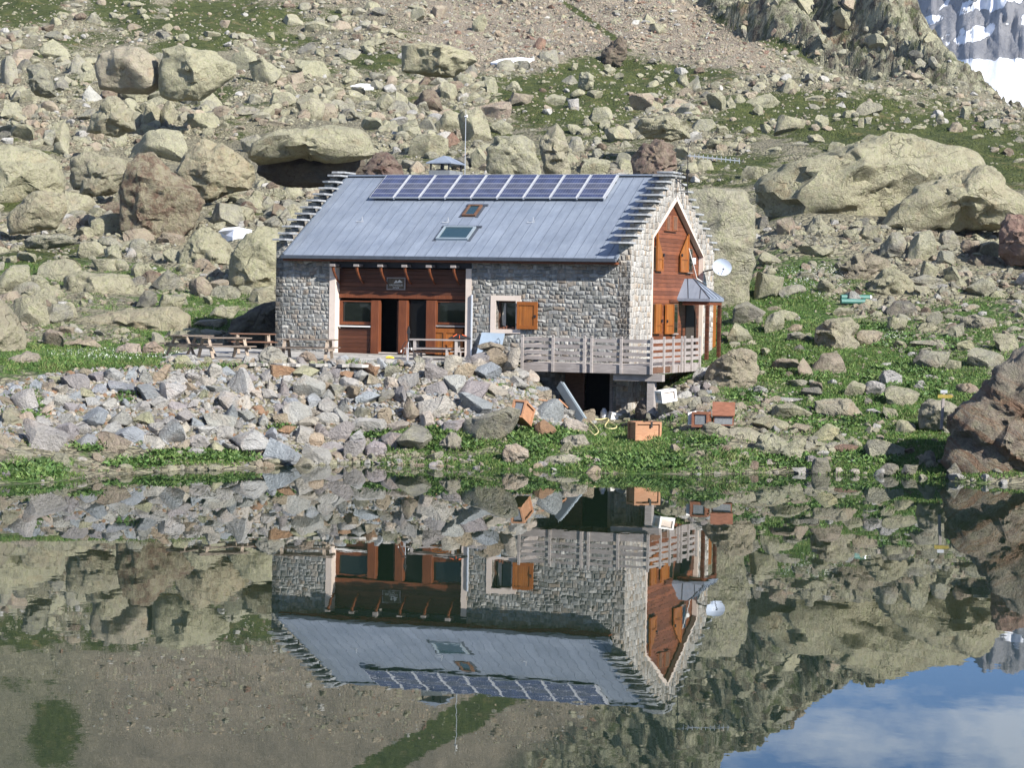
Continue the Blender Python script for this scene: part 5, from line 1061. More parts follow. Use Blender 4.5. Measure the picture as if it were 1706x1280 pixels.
# -- rubble bank below the terrace: 300 big stones set one by one, the small ones as one mass
def bank_top(x): return np.interp(x, [-20, 60, 130, 250, 420, 560, 700, 790, 850, 900, 940, 985], [650, 632, 618, 612, 612, 612, 608, 600, 596, 606, 640, 700])
def bank_bot(x): return np.interp(x, [-20, 100, 200, 300, 420, 560, 700, 800, 900, 985], [730, 735, 738, 742, 752, 755, 728, 716, 716, 708])
heap = []
def pushh(x, y, s): heap.append((x, y, s))
hl = [(140,650,30),(185,632,26)]
n_h = 0; tries = 0
cells_ = {}
while n_h < 298 and tries < 60000:
    tries += 1; x = rr.uniform(-15, 985); a, b = bank_top(x), bank_bot(x); y = a + 4 + (b-a)*rr.random()
    s = 28 + 34*rr.random()**1.5 + (8 if 600 < x < 900 else 0); s *= .8 + .35*(y-a)/(b-a)
    if any((x-q[0])**2 + ((y-q[1])*1.35)**2 < ((s+q[2])*.36)**2 for q in heap): continue
    if any(e_ < 81 and a2 < x < b2 and c_ < y < d_ for (a2, b2, c_, d_, e_) in BLOCK): continue
    if 825 < x < 900 and 640 < y < 735 and s > 26: continue
    pushh(x, y, s); n_h += 1
for (x, y, s) in heap:
    h_, ok = hit(x, y+s*.2, 66); X, Y, Z = h_[0]
    wv = s*Y/F*rr.uniform(.95, 1.35); hv = s*Y/F*rr.uniform(.62, 1.0); dp = s*Y/F*rr.uniform(.75, 1.1)
    t = rr.choice('wwwwcbbbmmwtcwbmoPwy') if x < 560 else rr.choice('wwwbmtccPwGtowcm')
    if s > 46 or y > 735: t = t if t not in 'ocR' else rr.choice('wmGb')
    part = 'left half' if x < 430 else 'middle' if x < 700 else 'right end'
    put_rock('rubble_stone', rr.choice(PROH), X, Y+dp*.12, Z + hv*.16, wv, dp, hv, jit(T[t], .14), f'{TN[t]} broken stone in the {part} of the rubble bank', f'{TN[t]} stones in the {part} of the rubble bank', cat='stone',
             rot=(rr.uniform(-.5, .5), rr.uniform(-.6, .6), rr.uniform(0, 6.28)))
# -- small stones nobody could count
def scatter(name, px, py, sz, tints, seed, base=1, sub=True, asp=(.75, 1.4), mat=None, rot_amt=.5, lift=.04, dmin=66, lean=None, cuts=(.34, .75)):
    r = np.random.default_rng(seed); P, ok = hit(px, py, dmin); P = P[ok]; sz = np.asarray(sz)[ok]; tints = np.asarray(tints)[ok]; N = len(P)
    u_, v_ = to_local(P[:, 0], P[:, 1]); bad = ((u_ > -1) & (u_ < 14.6) & (v_ > -.3) & (v_ < 12.2)) | ((u_ > 9.8) & (u_ < 15.8) & (v_ > -2.) & (v_ < 4.5) & (P[:, 2] > 2.3)) | ((u_ > 3) & (u_ < 10.3) & (v_ > -4.8) & (v_ <= .1) & (P[:, 2] > 2.9))
    P, sz, tints = P[~bad], sz[~bad], tints[~bad]; N = len(P)
    B, Fb = ICO[base]; protos = [rock_v(B, 900+i, 7, cuts[0], cuts[1], .05) for i in range(14)]; nv, nf = len(B), len(Fb)
    V = np.zeros((N, nv, 3), np.float32); S = sz*P[:, 1]/F
    which = r.integers(0, 14, N); sx = S*r.uniform(*asp, N); sy = S*r.uniform(.7, 1.2, N); szz = S*r.uniform(.5, .95, N)
    az = r.uniform(0, 6.28, N); tx = r.normal(0, rot_amt, N)*.7; ty = r.normal(0, rot_amt, N)*.7
    if lean is not None: ty = ty*.4 + lean
    for i in range(14):
        m = which == i; Q = protos[i][None]*np.stack([sx[m], sy[m], szz[m]], -1)[:, None, :]
        c_, s_ = np.cos(az[m])[:, None], np.sin(az[m])[:, None]; x_, y_, z_ = Q[..., 0]*c_-Q[..., 1]*s_, Q[..., 0]*s_+Q[..., 1]*c_, Q[..., 2]
        c_, s_ = np.cos(tx[m])[:, None], np.sin(tx[m])[:, None]; y_, z_ = y_*c_-z_*s_, y_*s_+z_*c_
        c_, s_ = np.cos(ty[m])[:, None], np.sin(ty[m])[:, None]; x_, z_ = x_*c_+z_*s_, -x_*s_+z_*c_
        V[m] = np.stack([x_, y_, z_], -1) + P[m][:, None, :] + np.array([0, 0, 1.])*(szz[m]*lift)[:, None, None]
    Fa = (Fb[None] + (np.arange(N)*nv)[:, None, None]).reshape(-1, 3)
    me = mesh_np(name, V.reshape(-1, 3), Fa, mat or M_ROCKS, base > 1, math.radians(24) if base > 1 else None)
    vcol(me, 'tint', np.repeat(tints, nv, 0)); o = link_mesh(name, me, None); return o
TV = {k_: np.array(v) for k_, v in T.items()}
def pick(r, keys, N, jt=.12):
    A = np.stack([TV[c] for c in keys]); c = A[r.integers(0, len(keys), N)].copy(); c[:, :3] *= (1 + r.uniform(-jt, jt, N))[:, None]; return c
r = np.random.default_rng(77)
# hillside stones
N = 60000; px = r.uniform(-40, 1746, N); py = r.uniform(-10, 1, N)*0 + r.uniform(0, 1, N)*790 - 8
D0 = np.interp(py, [0, 200, 300, 400, 500, 600, 790], [415, 250, 190, 145, 108, 95, 78])
Ph, okh = hit(px, py); D1 = Ph[:, 1]
gm1, sc1, lu1 = masks(px, py, D1, Ph[:, 0], Ph[:, 1])
cl1 = sample(cliff, Ph[:, 0], Ph[:, 1]); 
gr1 = np.clip(gm1 + .25*fbm(P3(px/26., py/16.), 3, 5), 0, 1)
clus = fbm(P3(px/48., py/30.), 3, 15)
p_ = np.where(gr1 > .52, np.where(py < 260, .34, .16) + .14*(clus > .3), .96); p_ = p_*(1-sc1)*(1-.985*cl1); p_ = np.where((py > 575) & (px < 800) & (py < bank_top(px)-1), 0, p_)
p_ = np.where((px < 985) & (py > bank_top(px)) & (py < bank_bot(px)), 0, p_)
p_ = np.where((px < 1200) & (py > 690), np.minimum(p_, .25), p_)
keep = okh & (r.random(N) < p_)
for (a, b, c, d, e) in BLOCK: keep &= ~((px > a+3) & (px < b-3) & (py > c+2) & (py < d-3) & (D1 > e))
sz = 4.6*(r.random(N)**-.56); sz = np.clip(sz, 4.4, 38)*np.interp(py, [0, 200, 400, 800], [.62, .9, 1.1, 1.1]); sz = np.where(gr1 > .45, sz*.72, sz)
keep &= (r.random(N) < np.interp(py, [0, 150, 350, 800], [1, .95, .8, .55]))
ti = pick(r, 'LLLLLLGGGGPPPwDB', N)
sz = np.where(px > 1160, np.minimum(sz, 20), sz)
huge = keep & (sz > 19); big = keep & (sz > 10) & ~huge; sml = keep & ~big & ~huge
print('stones', big.sum(), sml.sum())
o = scatter('loose_blocks', px[huge], py[huge], sz[huge], ti[huge], 11, base=3, cuts=(.36, .72)); tag(o, 'countless jumbled lichened blocks filling the slopes between the boulders', 'rock blocks', kind='stuff')
o = scatter('loose_boulders', px[big], py[big], sz[big], ti[big], 1, base=2); tag(o, 'countless smaller lichened stones littering the slopes between the boulders', 'stones', kind='stuff')
o = scatter('small_stones', px[sml], py[sml], sz[sml], ti[sml], 2, base=1); tag(o, 'countless fist to head sized stones scattered over the grass and slopes', 'stones', kind='stuff')
# scree
N = 42000; px = r.uniform(60, 1420, N); py = r.uniform(-190, 165, N); Ph, okh = hit(px, py); _, sc1, _ = masks(px, py, Ph[:, 1], Ph[:, 0], Ph[:, 1]); g2, _, _ = masks(px, py, Ph[:, 1], Ph[:, 0], Ph[:, 1])
keep = okh & (r.random(N) < sc1*np.where(py < -5, .35, 1.0)*(1-.9*np.clip(g2*1.3, 0, 1))) & (sample(cliff, Ph[:, 0], Ph[:, 1]) < .5)
sz = np.clip(2.4*(r.random(N)**-.42), 2.4, 13)
o = scatter('scree', px[keep], py[keep], sz[keep], pick(r, 'PPPLLGGttLwGR', N, .22)[keep], 3, base=1); tag(o, 'pinkish fan of scree spilling down below the cliff', 'scree', kind='stuff')
# slabs on the cliff
N = 5200; px = r.uniform(1060, 1720, N); py = r.uniform(-170, 200, N); Ph, okh = hit(px, py); c1_ = sample(cliff, Ph[:, 0], Ph[:, 1])
keep = okh & (c1_ > .5) & (r.random(N) < .05); sz = np.clip(9*(r.random(N)**-.5), 9, 42)
o = scatter('cliff_slabs', px[keep], py[keep], sz[keep], pick(r, 'LLGGPDLB', N, .2)[keep], 4, base=2, asp=(.8, 1.9), lift=-.3, lean=.8, rot_amt=.5); tag(o, 'jagged lichened rock slabs covering the cliff face at upper right', 'rock slabs', kind='stuff')
# reflected upper slope stones
# bank filler
N = 9000; px = r.uniform(-30, 990, N); a, b = bank_top(px), bank_bot(px); py = a + (b-a)*r.random(N)*1.08 - 3; sz = np.clip(6*(r.random(N)**-.35), 6, 15)
wm = np.minimum(1, np.where(px < 300, 1.0, .9)); keep = r.random(N) < wm
o = scatter('bank_rubble', px[keep], py[keep], sz[keep], pick(r, 'wwwbbcmmwbtcGPoD', N, .22)[keep], 5, base=2, lift=-.1, rot_amt=.8); tag(o, 'small broken rubble filling the bank between the larger stones', 'rubble', kind='stuff')
# shoreline stones
N = 900; px = r.uniform(-20, 1720, N); ys = np.interp(px, [0, 200, 400, 600, 800, 1100, 1450, 1600, 1706], [808, 791, 778, 771, 781, 789, 791, 803, 808]); py = ys - 24*r.random(N)**1.3 + 2
sz = np.clip(7*(r.random(N)**-.45), 7, 26); dens = np.interp(px, [0, 420, 440, 700, 800, 1706], [.25, .25, .9, .9, .14, .10]); keep = r.random(N) < dens
o = scatter('shore_stones', px[keep], py[keep], sz[keep], pick(r, 'wGLmPtGLc', N, .14)[keep], 6, base=2, lift=.1); tag(o, 'wet and dry stones lining the water edge', 'stones', kind='stuff')
N = 420; px = r.uniform(268, 800, N); py = np.interp(px, [268, 380, 470, 620, 776, 800], [606, 607, 608.5, 610, 606.5, 602]) + r.uniform(-1.5, 4, N); sz = np.clip(6*(r.random(N)**-.45), 6, 20)
o = scatter('edge_stones', px, py, sz, pick(r, 'wwbbmGtcPy', N, .14), 16, base=2, lift=.35); tag(o, 'stones lining the front edge of the terrace paving', 'stones', kind='stuff')
# rough slope under the deck and right of it
N = 1500; px = r.uniform(1035, 1190, N); py = r.uniform(618, 700, N); sz = np.clip(8*(r.random(N)**-.4), 8, 24); keep = r.random(N) < .4
o = scatter('deck_foot_rubble', px[keep], py[keep], sz[keep], pick(r, 'wGmPbDw', N, .14)[keep], 8, base=2, lift=.2); tag(o, 'broken rubble heaped on the slope under the right end of the deck', 'rubble', kind='stuff')

# ------------------------------------------------------------------ loose things
ZT = 3.087
def on_plane(x, y, z):
    d = pdir(x, y); t = (z-C0)/d[2]; return Vector((d[0]*t, d[1]*t, z))
def picnic(loc, rz, L, label, group='picnic tables on the terrace', mt=None):
    t = empty('picnic_table', loc, rz, label, 'picnic table', group); mt = mt or M_PICNIC
    mb = MB()
    for k_ in range(5): mb.box(-L/2, L/2, -.37+k_*.15, -.37+k_*.15+.138, .71, .75)
    mb.build('tabletop', mt, t)
    for s in (-1, 1):
        mb = MB(); mb.box(-L/2, L/2, s*.68-.13, s*.68-.005, .42, .46); mb.box(-L/2, L/2, s*.68+.005, s*.68+.13, .42, .46); mb.build('bench', mt, t)
        x_ = s*(L/2-.28)
        for q in (-1, 1):
            mb = MB(); mb.bar((x_, q*.27, .72), (x_, q*.72, .0), .05, .11, (1, 0, 0)); mb.build('leg', M_PICLEG, t)
        mb = MB(); mb.bar((x_+.045*s, -.78, .38), (x_+.045*s, .78, .38), .045, .10); mb.bar((x_+.03*s, -.36, .67), (x_+.03*s, .36, .67), .045, .09); mb.build('cross_rail', M_PICLEG, t)
    return t
picnic(on_ter(318, 593), math.radians(52), 1.6, 'greyish wooden picnic table furthest left on the terrace paving')
picnic(on_ter(372, 597), math.radians(28), 1.9, 'wooden picnic table with sunlit splayed legs second from the left')
picnic(on_ter(420, 589), math.radians(12), 1.7, 'picnic table before the dark grey boulder with its shade put into darker wood', mt=M_BROWNW)  # top and benches take a darker wood to stand in for shadow
picnic(on_ter(512, 600), math.radians(-6), 2.1, 'grey picnic table set lengthwise in front of the stone wall')
# plank table with its two benches by the orange half door
p = on_ter(729, 600); t = empty('plank_table', p, -TH*.35, 'long grey plank table in front of the orange half door', 'table')
mb = MB(); mb.prism([(-1.05, -.35, .71), (1.0, -.35, .71), (1.0, .35, .71), (-1.0, .35, .71), (-1.1, .0, .71)], (0, 0, .045)); mb.build('tabletop', M_GREY, t)
for x_ in (-.80, .72):
    for y_ in (-.28, .28): mb = MB(); mb.box(x_-.05, x_+.05, y_-.045, y_+.045, 0, .70); mb.build('leg', M_DECK, t)
    mb = MB(); mb.box(x_-.04, x_+.04, -.23, .23, .62, .70); mb.box(x_-.04, x_+.04, -.23, .23, .14, .22); mb.build('cross_rail', M_DECK, t)
mb = MB(); mb.box(.5, .95, -.3, .3, .30, .33); mb.build('shelf', M_DECK, t)
for dy, dx, lab in ((-.62, -.28, 'grey plank bench standing in front of the long plank table'), (.62, .0, 'shaded plank bench behind the long plank table')):
    q = Vector(p) + Matrix.Rotation(-TH*.35, 3, 'Z') @ Vector((dx, dy, 0)); t2 = empty('bench', q, -TH*.35, lab, 'bench', 'plank benches at the table')
    mb = MB(); mb.box(-.85, .85, -.13, .13, .40, .44); mb.build('seat', M_GREY, t2)
    for x_ in (-.72, .72):
        for y_ in (-.09, .09): mb = MB(); mb.box(x_-.035, x_+.035, y_-.03, y_+.03, 0, .398); mb.build('leg', M_DECK, t2)
    mb = MB(); mb.box(-.68, .68, -.02, .02, .28, .36); mb.build('apron', M_BROWNW, t2)
# orange and black shoes / bag on the table
q = Vector(p) + Vector((.78, -.05, .758)); t = empty('backpack', q, .2, 'orange and black bag lying on the right end of the plank table', 'bag')
mb = MB(); mb.tube([(-.40, 0, .03), (-.22, 0, .07), (-.05, 0, .10), (.1, 0, .09), (.28, 0, .07), (.42, 0, .03)], [.02, .06, .09, .08, .06, .03], 9); mb.build('bag_body', M_BLACK, t)
mb = MB(); mb.bar((-.25, -.06, .10), (-.10, -.02, .19), .04, .02); mb.bar((.08, -.06, .18), (.25, -.07, .12), .04, .02); mb.bar((-.02, -.095, .04), (-.02, -.095, .16), .07, .015); mb.build('bag_strap', M_ORANGE, t)
# tripod with trekking poles leaning on it
q = on_ter(680, 603); t = empty('tripod', q, 0, 'thin camera tripod with black straps standing before the open doorway', 'tripod')
H_ = 1.27
for i, (dx, dy) in enumerate(((-.28, -.30), (.0, -.38), (.38, -.1))):
    mb = MB(); mb.tube([(dx, dy, 0), (0, 0, .72)], [.011, .016], 6); mb.build('leg', M_DARKMET if i != 1 else M_SILVER, t)
mb = MB(); mb.tube([(0, 0, .5), (0, 0, .80)], .02, 8); mb.tube([(0, 0, .80), (0, 0, 1.2)], [.03, .05], 8); mb.box(-.06, .06, -.05, .05, 1.0, 1.12); mb.tube([(0, 0, 1.2), (0, 0, 1.27)], .03, 8); mb.build('head', M_BLACK, t)
mb = MB(); mb.tube([(-.03, -.03, .73), (-.12, -.05, .70), (-.2, -.08, .55), (-.24, -.1, .42)], .012, 6); mb.tube([(.03, -.02, .75), (.08, -.05, .6), (.1, -.06, .5)], .02, 6); mb.build('strap', M_BLACK, t)
mb = MB(); mb.tube([(-.24, -.1, .42), (-.26, -.11, .34)], .02, 6); mb.tube([(.1, -.06, .5), (.12, -.06, .42)], .025, 6); mb.build('strap_buckle', M_WHITE, t)
q = on_ter(650, 597.5); mb = MB(); mb.tube([(-.16, 0, .03), (-.05, .03, .045), (.08, 0, .04), (.14, .02, .02)], [.03, .05, .045, .02], 8); mb.tube([(-.1, -.07, .03), (.02, -.06, .05), (.12, -.08, .02)], [.02, .04, .02], 8)
tag(mb.build('clog', M_YELLOW, None, 0, q), 'pair of yellow clogs left on the paving below the doorway', 'shoes')
# blue-grey sheet leaning on the wall and stone lintel block before it
u0, z1 = fv(797, 554, VW-.35); u1, z0 = fv(836, 590, VW-.35)
t = empty('leaning_sheet', (HX, HY, 0), -TH, 'blue-grey metal sheet leaning on the wall under the small window', 'sheet')
mb = MB(); mb.prism([(u0+.03, VW-.06, z1), (u1, VW-.06, z1-.02), (u1, VW-.50, z0), (u0, VW-.50, z0)], (0, -.02, 0)); mb.build('panel', M_SHEET, t)
mb = MB(); mb.tube([(u1-.22, VW-.32, z1-.26), (u1-.15, VW-.33, z1-.2), (u1-.08, VW-.35, z1-.3), (u1-.09, VW-.38, z1-.45), (u1-.13, VW-.4, z1-.5)], .012, 6); mb.build('hook', M_DARKMET, t)
# stones heaped at the left end of the deck
for (a, b, c, d, tt, lab) in ((776,588,815,608,'m','flat mauve-grey slab at the right end of the terrace'), (797,570,838,586,'P','flat pinkish slab laid on top of the dry stone block beside the deck'), (812,580,846,606,'t','tan squared stone under the flat pinkish slab'), (838,578,866,612,'c','cream stone block against the left railing post'), (800,584,826,600,'G','greyish stone wedged between slab and tan stone'), (836,604,862,625,'c','leaning cream stone below the left end of the deck'), (852,612,880,630,'w','light stone under the left corner of the deck')):
    Y = 88.3 if d < 605 else 87.3; d0 = pdir((a+c)/2, (b+d)/2); X = d0[0]/d0[1]*Y; Z = C0 + d0[2]/d0[1]*Y; w_ = (c-a)*Y/F; h_ = (d-b)*Y/F
    put_rock('wall_stone', rr.choice(PROH), X, Y, Z-h_*.1, w_*1.1, .9, h_*1.3, T[tt], lab, cat='stone', rot=(0, rr.uniform(-.1, .1), rr.uniform(-.2, .2)))
# grey metal beam leaning down from the deck
a = Vector(fv(931, 641, -1.95)[:1] + (-1.95,) + fv(931, 641, -1.95)[1:]); b = Vector((fv(969, 701, -2.9)[0], -2.9, fv(969, 701, -2.9)[1]))
t = empty('metal_beam', (HX, HY, 0), -TH, 'long galvanised metal beam leaning across the cellar entrance', 'beam')
mb = MB(); mb.bar(a, b, .30, .03, (0, 1, .3)); mb.build('web', M_GALV, t); mb = MB(); n_ = Vector((.14, 0, .08)); mb.bar(a+n_+Vector((0, .04, 0)), b+n_+Vector((0, .04, 0)), .03, .09, (0, 1, .3)); mb.build('flange', M_GALV, t)
# timber boxes
def crate(x, y, w_, d_, h_, rz, tilt, lab, mat, frame=None, roofed=False, cat='wooden box', name='wooden_box', panes=(), strap=False, z=None, D=None):
    h0, ok = hit(x, y); P = h0[0] if D is None else np.array([pdir(x, y)[0]/pdir(x, y)[1]*D, D, C0+pdir(x, y)[2]/pdir(x, y)[1]*D])
    t = empty(name, (P[0], P[1]+d_*.3, P[2]-.02), rz, lab, cat); t.rotation_euler = (tilt[0], tilt[1], rz)
    e_ = .045; mb = MB()
    if roofed:
        mb.prism([(-w_/2, -d_/2, 0), (w_/2, -d_/2, 0), (w_/2, -d_/2, h_*.45), (-w_/2, -d_/2, h_*.45)], (0, .02, 0)); mb.box(-w_/2+.021, w_/2-.021, d_/2-.02, d_/2, 0, h_*.98)
        for s in (-w_/2, w_/2-.02): mb.prism([(s, -d_/2, 0), (s, d_/2, 0), (s, d_/2, h_*.96), (s, -d_/2, h_*.45)], (.02, 0, 0))
        mb.build('body', M_RUSTBOX, t); mb = MB(); mb.bar((0, -d_/2-.1, h_*.44), (0, d_/2+.04, h_*1.02), w_+.08, .03, (0, 0, 1)); mb.build('lid', mat, t)
        mb = MB(); mb.box(-w_/2+.04, w_/2-.04, -d_/2-.012, -d_/2-.002, .04, h_*.40); mb.build('mesh_panel', M_MESHW, t); return t
    mb.box(-w_/2+.02, w_/2-.02, -d_/2+.02, d_/2-.02, .02, h_-.02); mb.build('body', mat, t)
    mb = MB(); fm = frame or mat; r_ = .035
    for sx_ in (-1, 1):
        for sy_ in (-1, 1): mb.box(sx_*w_/2-r_, sx_*w_/2+r_, sy_*d_/2-r_, sy_*d_/2+r_, 0, h_)
        for z_ in (0, h_-2*r_): mb.box(sx_*w_/2-r_-.002, sx_*w_/2+r_+.002, -d_/2+r_, d_/2-r_, z_, z_+2*r_)
    for sy_ in (-1, 1):
        for z_ in (0, h_-2*r_): mb.box(-w_/2+r_, w_/2-r_, sy_*d_/2-r_-.002, sy_*d_/2+r_+.002, z_, z_+2*r_)
    mb.build('frame', fm, t)
    for pn in panes:
        mb = MB()
        if pn == 'f': mb.box(-w_/2+.07, w_/2-.07, -d_/2+.006, -d_/2+.018, .09, h_-.09)
        if pn == 'l': mb.box(-w_/2+.006, -w_/2+.018, -d_/2+.07, d_/2-.07, .09, h_-.09)
        if pn == 't': mb.box(-w_/2+.07, w_/2-.07, -d_/2+.07, -.02, h_-.019, h_-.004); mb.box(-w_/2+.07, w_/2-.07, .05, d_/2-.07, h_-.019, h_-.004)
        mb.build('mesh_panel', M_MESHW, t)
    if 't' in panes: mb = MB(); mb.box(-w_/2+r_, w_/2-r_, -.02, .05, h_-.03, h_+.003); mb.build('cross_rail', fm, t)
    if strap: mb = MB(); mb.box(w_*.08, w_*.16, -d_/2-.045, d_/2+.04, h_+.0, h_+.012); mb.box(w_*.08, w_*.16, -d_/2-.047, -d_/2-.036, h_-.18, h_); mb.build('strap', M_BLACK, t)
    return t
crate(867, 702, .42, .75, .62, -.45, (-.42, .05, 0), 'wooden cage with mesh windows tipped on the rubble bank', M_BOX, M_BOX, panes=('f', 't'), cat='cage', name='wooden_cage', D=82.3)
crate(1074, 733, .88, .62, .62, .35, (0, 0, 0), 'big bare orange-brown plywood box on the grass below the deck', M_BOX, M_BOX, strap=True)
crate(1111, 669, .52, .42, .42, .45, (0, -.16, 0), 'white framed box on the boulder beside the deck pier', M_PLASTER, M_WHITE, panes=(), D=84.6)
crate(1024, 699, .36, .3, .26, .3, (.1, .18, 0), 'small white box in the shade of the cellar entrance', M_WHITE, M_WHITE)
crate(1169, 711, .50, .5, .50, -.25, (0, 0, 0), 'red-brown hutch with a wire front on the pale slab', M_RUSTBOX, M_RUSTBOX, panes=('f',), cat='hutch', name='hutch', D=82.4)
crate(1206, 708, .68, .6, .74, -.1, (0, 0, 0), 'red-brown hutch with a sloping lid right of the wire fronted one', M_RUSTBOX, roofed=True, cat='hutch', name='hutch', D=82.8)
P = pdir(1152, 708); Pw = Vector((P[0]/P[1]*82.5, 82.5, C0+P[2]/P[1]*82.5)); mb = MB(); mb.prism([(-.12, 0, 0), (.16, .1, 0), (.16, .16, .46), (-.12, .06, .40)], (0, .02, 0)); tag(mb.build('white_board', M_WHITE, None, .004, Pw), 'small white board leaning on the left side of the wire fronted hutch', 'board')
h0, _ = hit(1006, 697); mb = MB(); mb.tube([(0, 0, 0), (0, 0, .22), (0, 0, .30), (0, 0, .36)], [.13, .13, .08, .05], 12); tag(mb.build('canister', M_SILVER, None, 0, Vector(h0[0])), 'small pale round canister by the cellar doorway', 'canister')
# broken laths among the stones
for i, (x, y, l_, rz_, ry) in enumerate(((907, 681, .45, .2, .1), (938, 686, .5, -.7, .6), (948, 690, .45, -.6, .5), (953, 684, .3, .9, .9))):
    h0, _ = hit(x, y); mb = MB(); mb.box(-l_/2, l_/2, -.03, .03, -.012, .012); o = mb.build('broken_lath', M_BOX, None, .002, Vector(h0[0])+Vector((0, -.3, .3))); o.rotation_euler = (.3, ry, rz_)
    tag(o, ('broken orange lath lying left among the rubble near the metal beam', 'longest splintered lath slanting down in the rubble by the metal beam', 'splintered lath just beside the longest one by the metal beam', 'short upright lath nearest the metal beam')[i], 'lath')
# hose
hp = []
for (x, y) in ((960, 724), (966, 719), (976, 718), (984, 722), (990, 728), (997, 722), (990, 712), (984, 706), (990, 702), (1002, 702), (1010, 700), (1014, 703), (1008, 712), (1012, 717), (1024, 717), (1027, 713), (1018, 708), (1008, 704)):
    h0, _ = hit(x, y); hp.append(Vector(h0[0])+Vector((0, 0, .06)))
hs_ = []
for i in range(len(hp)-1):
    a, b = hp[max(i-1, 0)], hp[i]; c, d = hp[i+1], hp[min(i+2, len(hp)-1)]
    for k_ in range(4): t = k_/4; hs_.append(.5*((2*b)+(-a+c)*t+(2*a-5*b+4*c-d)*t*t+(-a+3*b-3*c+d)*t**3))
mb = MB(); mb.tube(hs_, .022, 6); tag(mb.build('hose', M_HOSE), 'pale yellow hose lying in loops on the grass before the cellar', 'hose')
# green pipes
for i, (y, lab) in enumerate(((495, 'upper of two green plastic pipes lying on the right meadow'), (502, 'lower of two green plastic pipes lying on the right meadow'))):
    Dp = 108.5 if i == 0 else 107.8; d0 = pdir(1401, y); d1 = pdir(1449, y+1); a = Vector((d0[0]/d0[1]*Dp, Dp, C0+d0[2]/d0[1]*Dp)); b = Vector((d1[0]/d1[1]*(Dp+.3), Dp+.3, C0+d1[2]/d1[1]*(Dp+.3)))
    t = empty('plastic_pipe', a, 0, lab, 'pipe'); mb = MB(); mb.tube([(0, 0, 0), b-a], .115, 14); mb.build('tube', M_TEAL, t); e_ = (b-a).normalized(); mb = MB(); mb.tube([b-a-e_*.01, b-a+e_*.05], .125, 14); mb.build('end_cap', M_SILVER, t)
# signpost
d0 = pdir(1568, 711); P = Vector((d0[0]/d0[1]*80.9, 80.9, C0 + d0[2]/d0[1]*80.9)); t = empty('trail_signpost', P, 0, 'weathered post with a small yellow trail sign right of the meadow rocks', 'signpost')
mb = MB(); mb.bar((0, 0, -.1), (.06, 0, 1.12), .09, .09); mb.build('post', M_GREY, t, .01)
mb = MB(); mb.prism([(-.14, -.06, 1.05), (.30, -.06, 1.05), (.37, -.06, 1.0), (.30, -.06, .94), (-.14, -.06, .94)], (0, .02, 0)); mb.build('sign_board', M_SIGNY, t)
mb = MB(); mb.box(-.05, .17, -.045, .02, 1.10, 1.20); mb.build('post_cap', M_SILVER, t)
# snow patches
def snow(pts, lab):
    q = [hit(x, y)[0][0] for x, y in pts]; c_ = np.mean(q, 0); mb = MB()
    top = [Vector(p)+Vector((0, -.1, .22)) for p in q]; n_ = len(top); cc = Vector(c_)+Vector((0, 0, .35)); vs = top + [Vector(p)-Vector((0, 0, 1.5)) for p in q] + [cc]
    mb.add(vs, [(i, (i+1) % n_, 2*n_) for i in range(n_)] + [(i, n_+i, n_+(i+1) % n_, (i+1) % n_) for i in range(n_)]); tag(mb.build('snow', M_SNOW), lab, 'snow', kind='structure')
snow([(817,107),(832,101),(850,99),(868,98),(890,100),(880,105),(855,106),(835,108)], 'thin white snow patch at the foot of the scree')
snow([(364,392),(372,386),(395,384),(420,389),(414,396),(388,402),(376,398)], 'small snow patch behind the pyramid-shaped boulder')
snow([(583,146),(600,142),(625,143),(622,149),(598,150)], 'tiny snow patch high above the roof')
# ------------------------------------------------------------------ grass and plants
def blades(name, px, py, hh, wd, cols, nb, seed, label, spread=1.0, dmin=66, cat='grass', leafy=False):
    r = np.random.default_rng(seed); P, ok = hit(px, py, dmin); P = P[ok]; hh = np.asarray(hh)[ok]; wd = np.asarray(wd)[ok]; cols = np.asarray(cols)[ok]
    u_, v_ = to_local(P[:, 0], P[:, 1]); bad = ((u_ > -1) & (u_ < 14.3) & (v_ > .1) & (v_ < 12.2)) | (P[:, 2] < .02)
    P, hh, wd, cols = P[~bad], hh[~bad], wd[~bad], cols[~bad]; N = len(P)
    P = np.repeat(P, nb, 0); hh = np.repeat(hh, nb)*r.uniform(.6, 1.15, N*nb); wd = np.repeat(wd, nb)*r.uniform(.7, 1.2, N*nb); C_ = np.repeat(cols, nb, 0)*np.concatenate([np.repeat(r.uniform(.7, 1.3, (N*nb, 1)), 3, 1), np.ones((N*nb, 1))], 1)
    a = r.uniform(0, 6.28, N*nb); off = r.normal(0, 1, (N*nb, 2))*spread*.07; lean = r.normal(0, .45, (N*nb, 2))*hh[:, None]
    B = P + np.stack([off[:, 0], off[:, 1], np.full(N*nb, -.02)], 1)
    W = np.stack([np.cos(a)*wd/2, np.sin(a)*wd/2, np.zeros(N*nb)], 1); Tp = B + np.stack([lean[:, 0], lean[:, 1], hh], 1); Md = B + np.stack([lean[:, 0]*.3, lean[:, 1]*.3, hh*.55], 1)
    if leafy: V = np.stack([Md-W*.2-np.array([0, 0, .01]), Md+W, Tp, Md-W], 1)
    else: V = np.stack([B-W, B+W, Md+W*.7, Tp], 1)
    n_ = N*nb; Fq = (np.arange(n_)*4)[:, None] + np.array([0, 1, 2, 3])[None]
    me = mesh_np(name, V.reshape(-1, 3), Fq, M_GRASS, False); vcol(me, 'tint', np.repeat(C_, 4, 0)); o = link_mesh(name, me, None); return tag(o, label, cat, kind='stuff')
r = np.random.default_rng(9)
N = 120000; px = r.uniform(-20, 1726, N); py = r.uniform(440, 800, N); Ph, okh = hit(px, py); g1, s1, l1 = masks(px, py, Ph[:, 1], Ph[:, 0], Ph[:, 1])
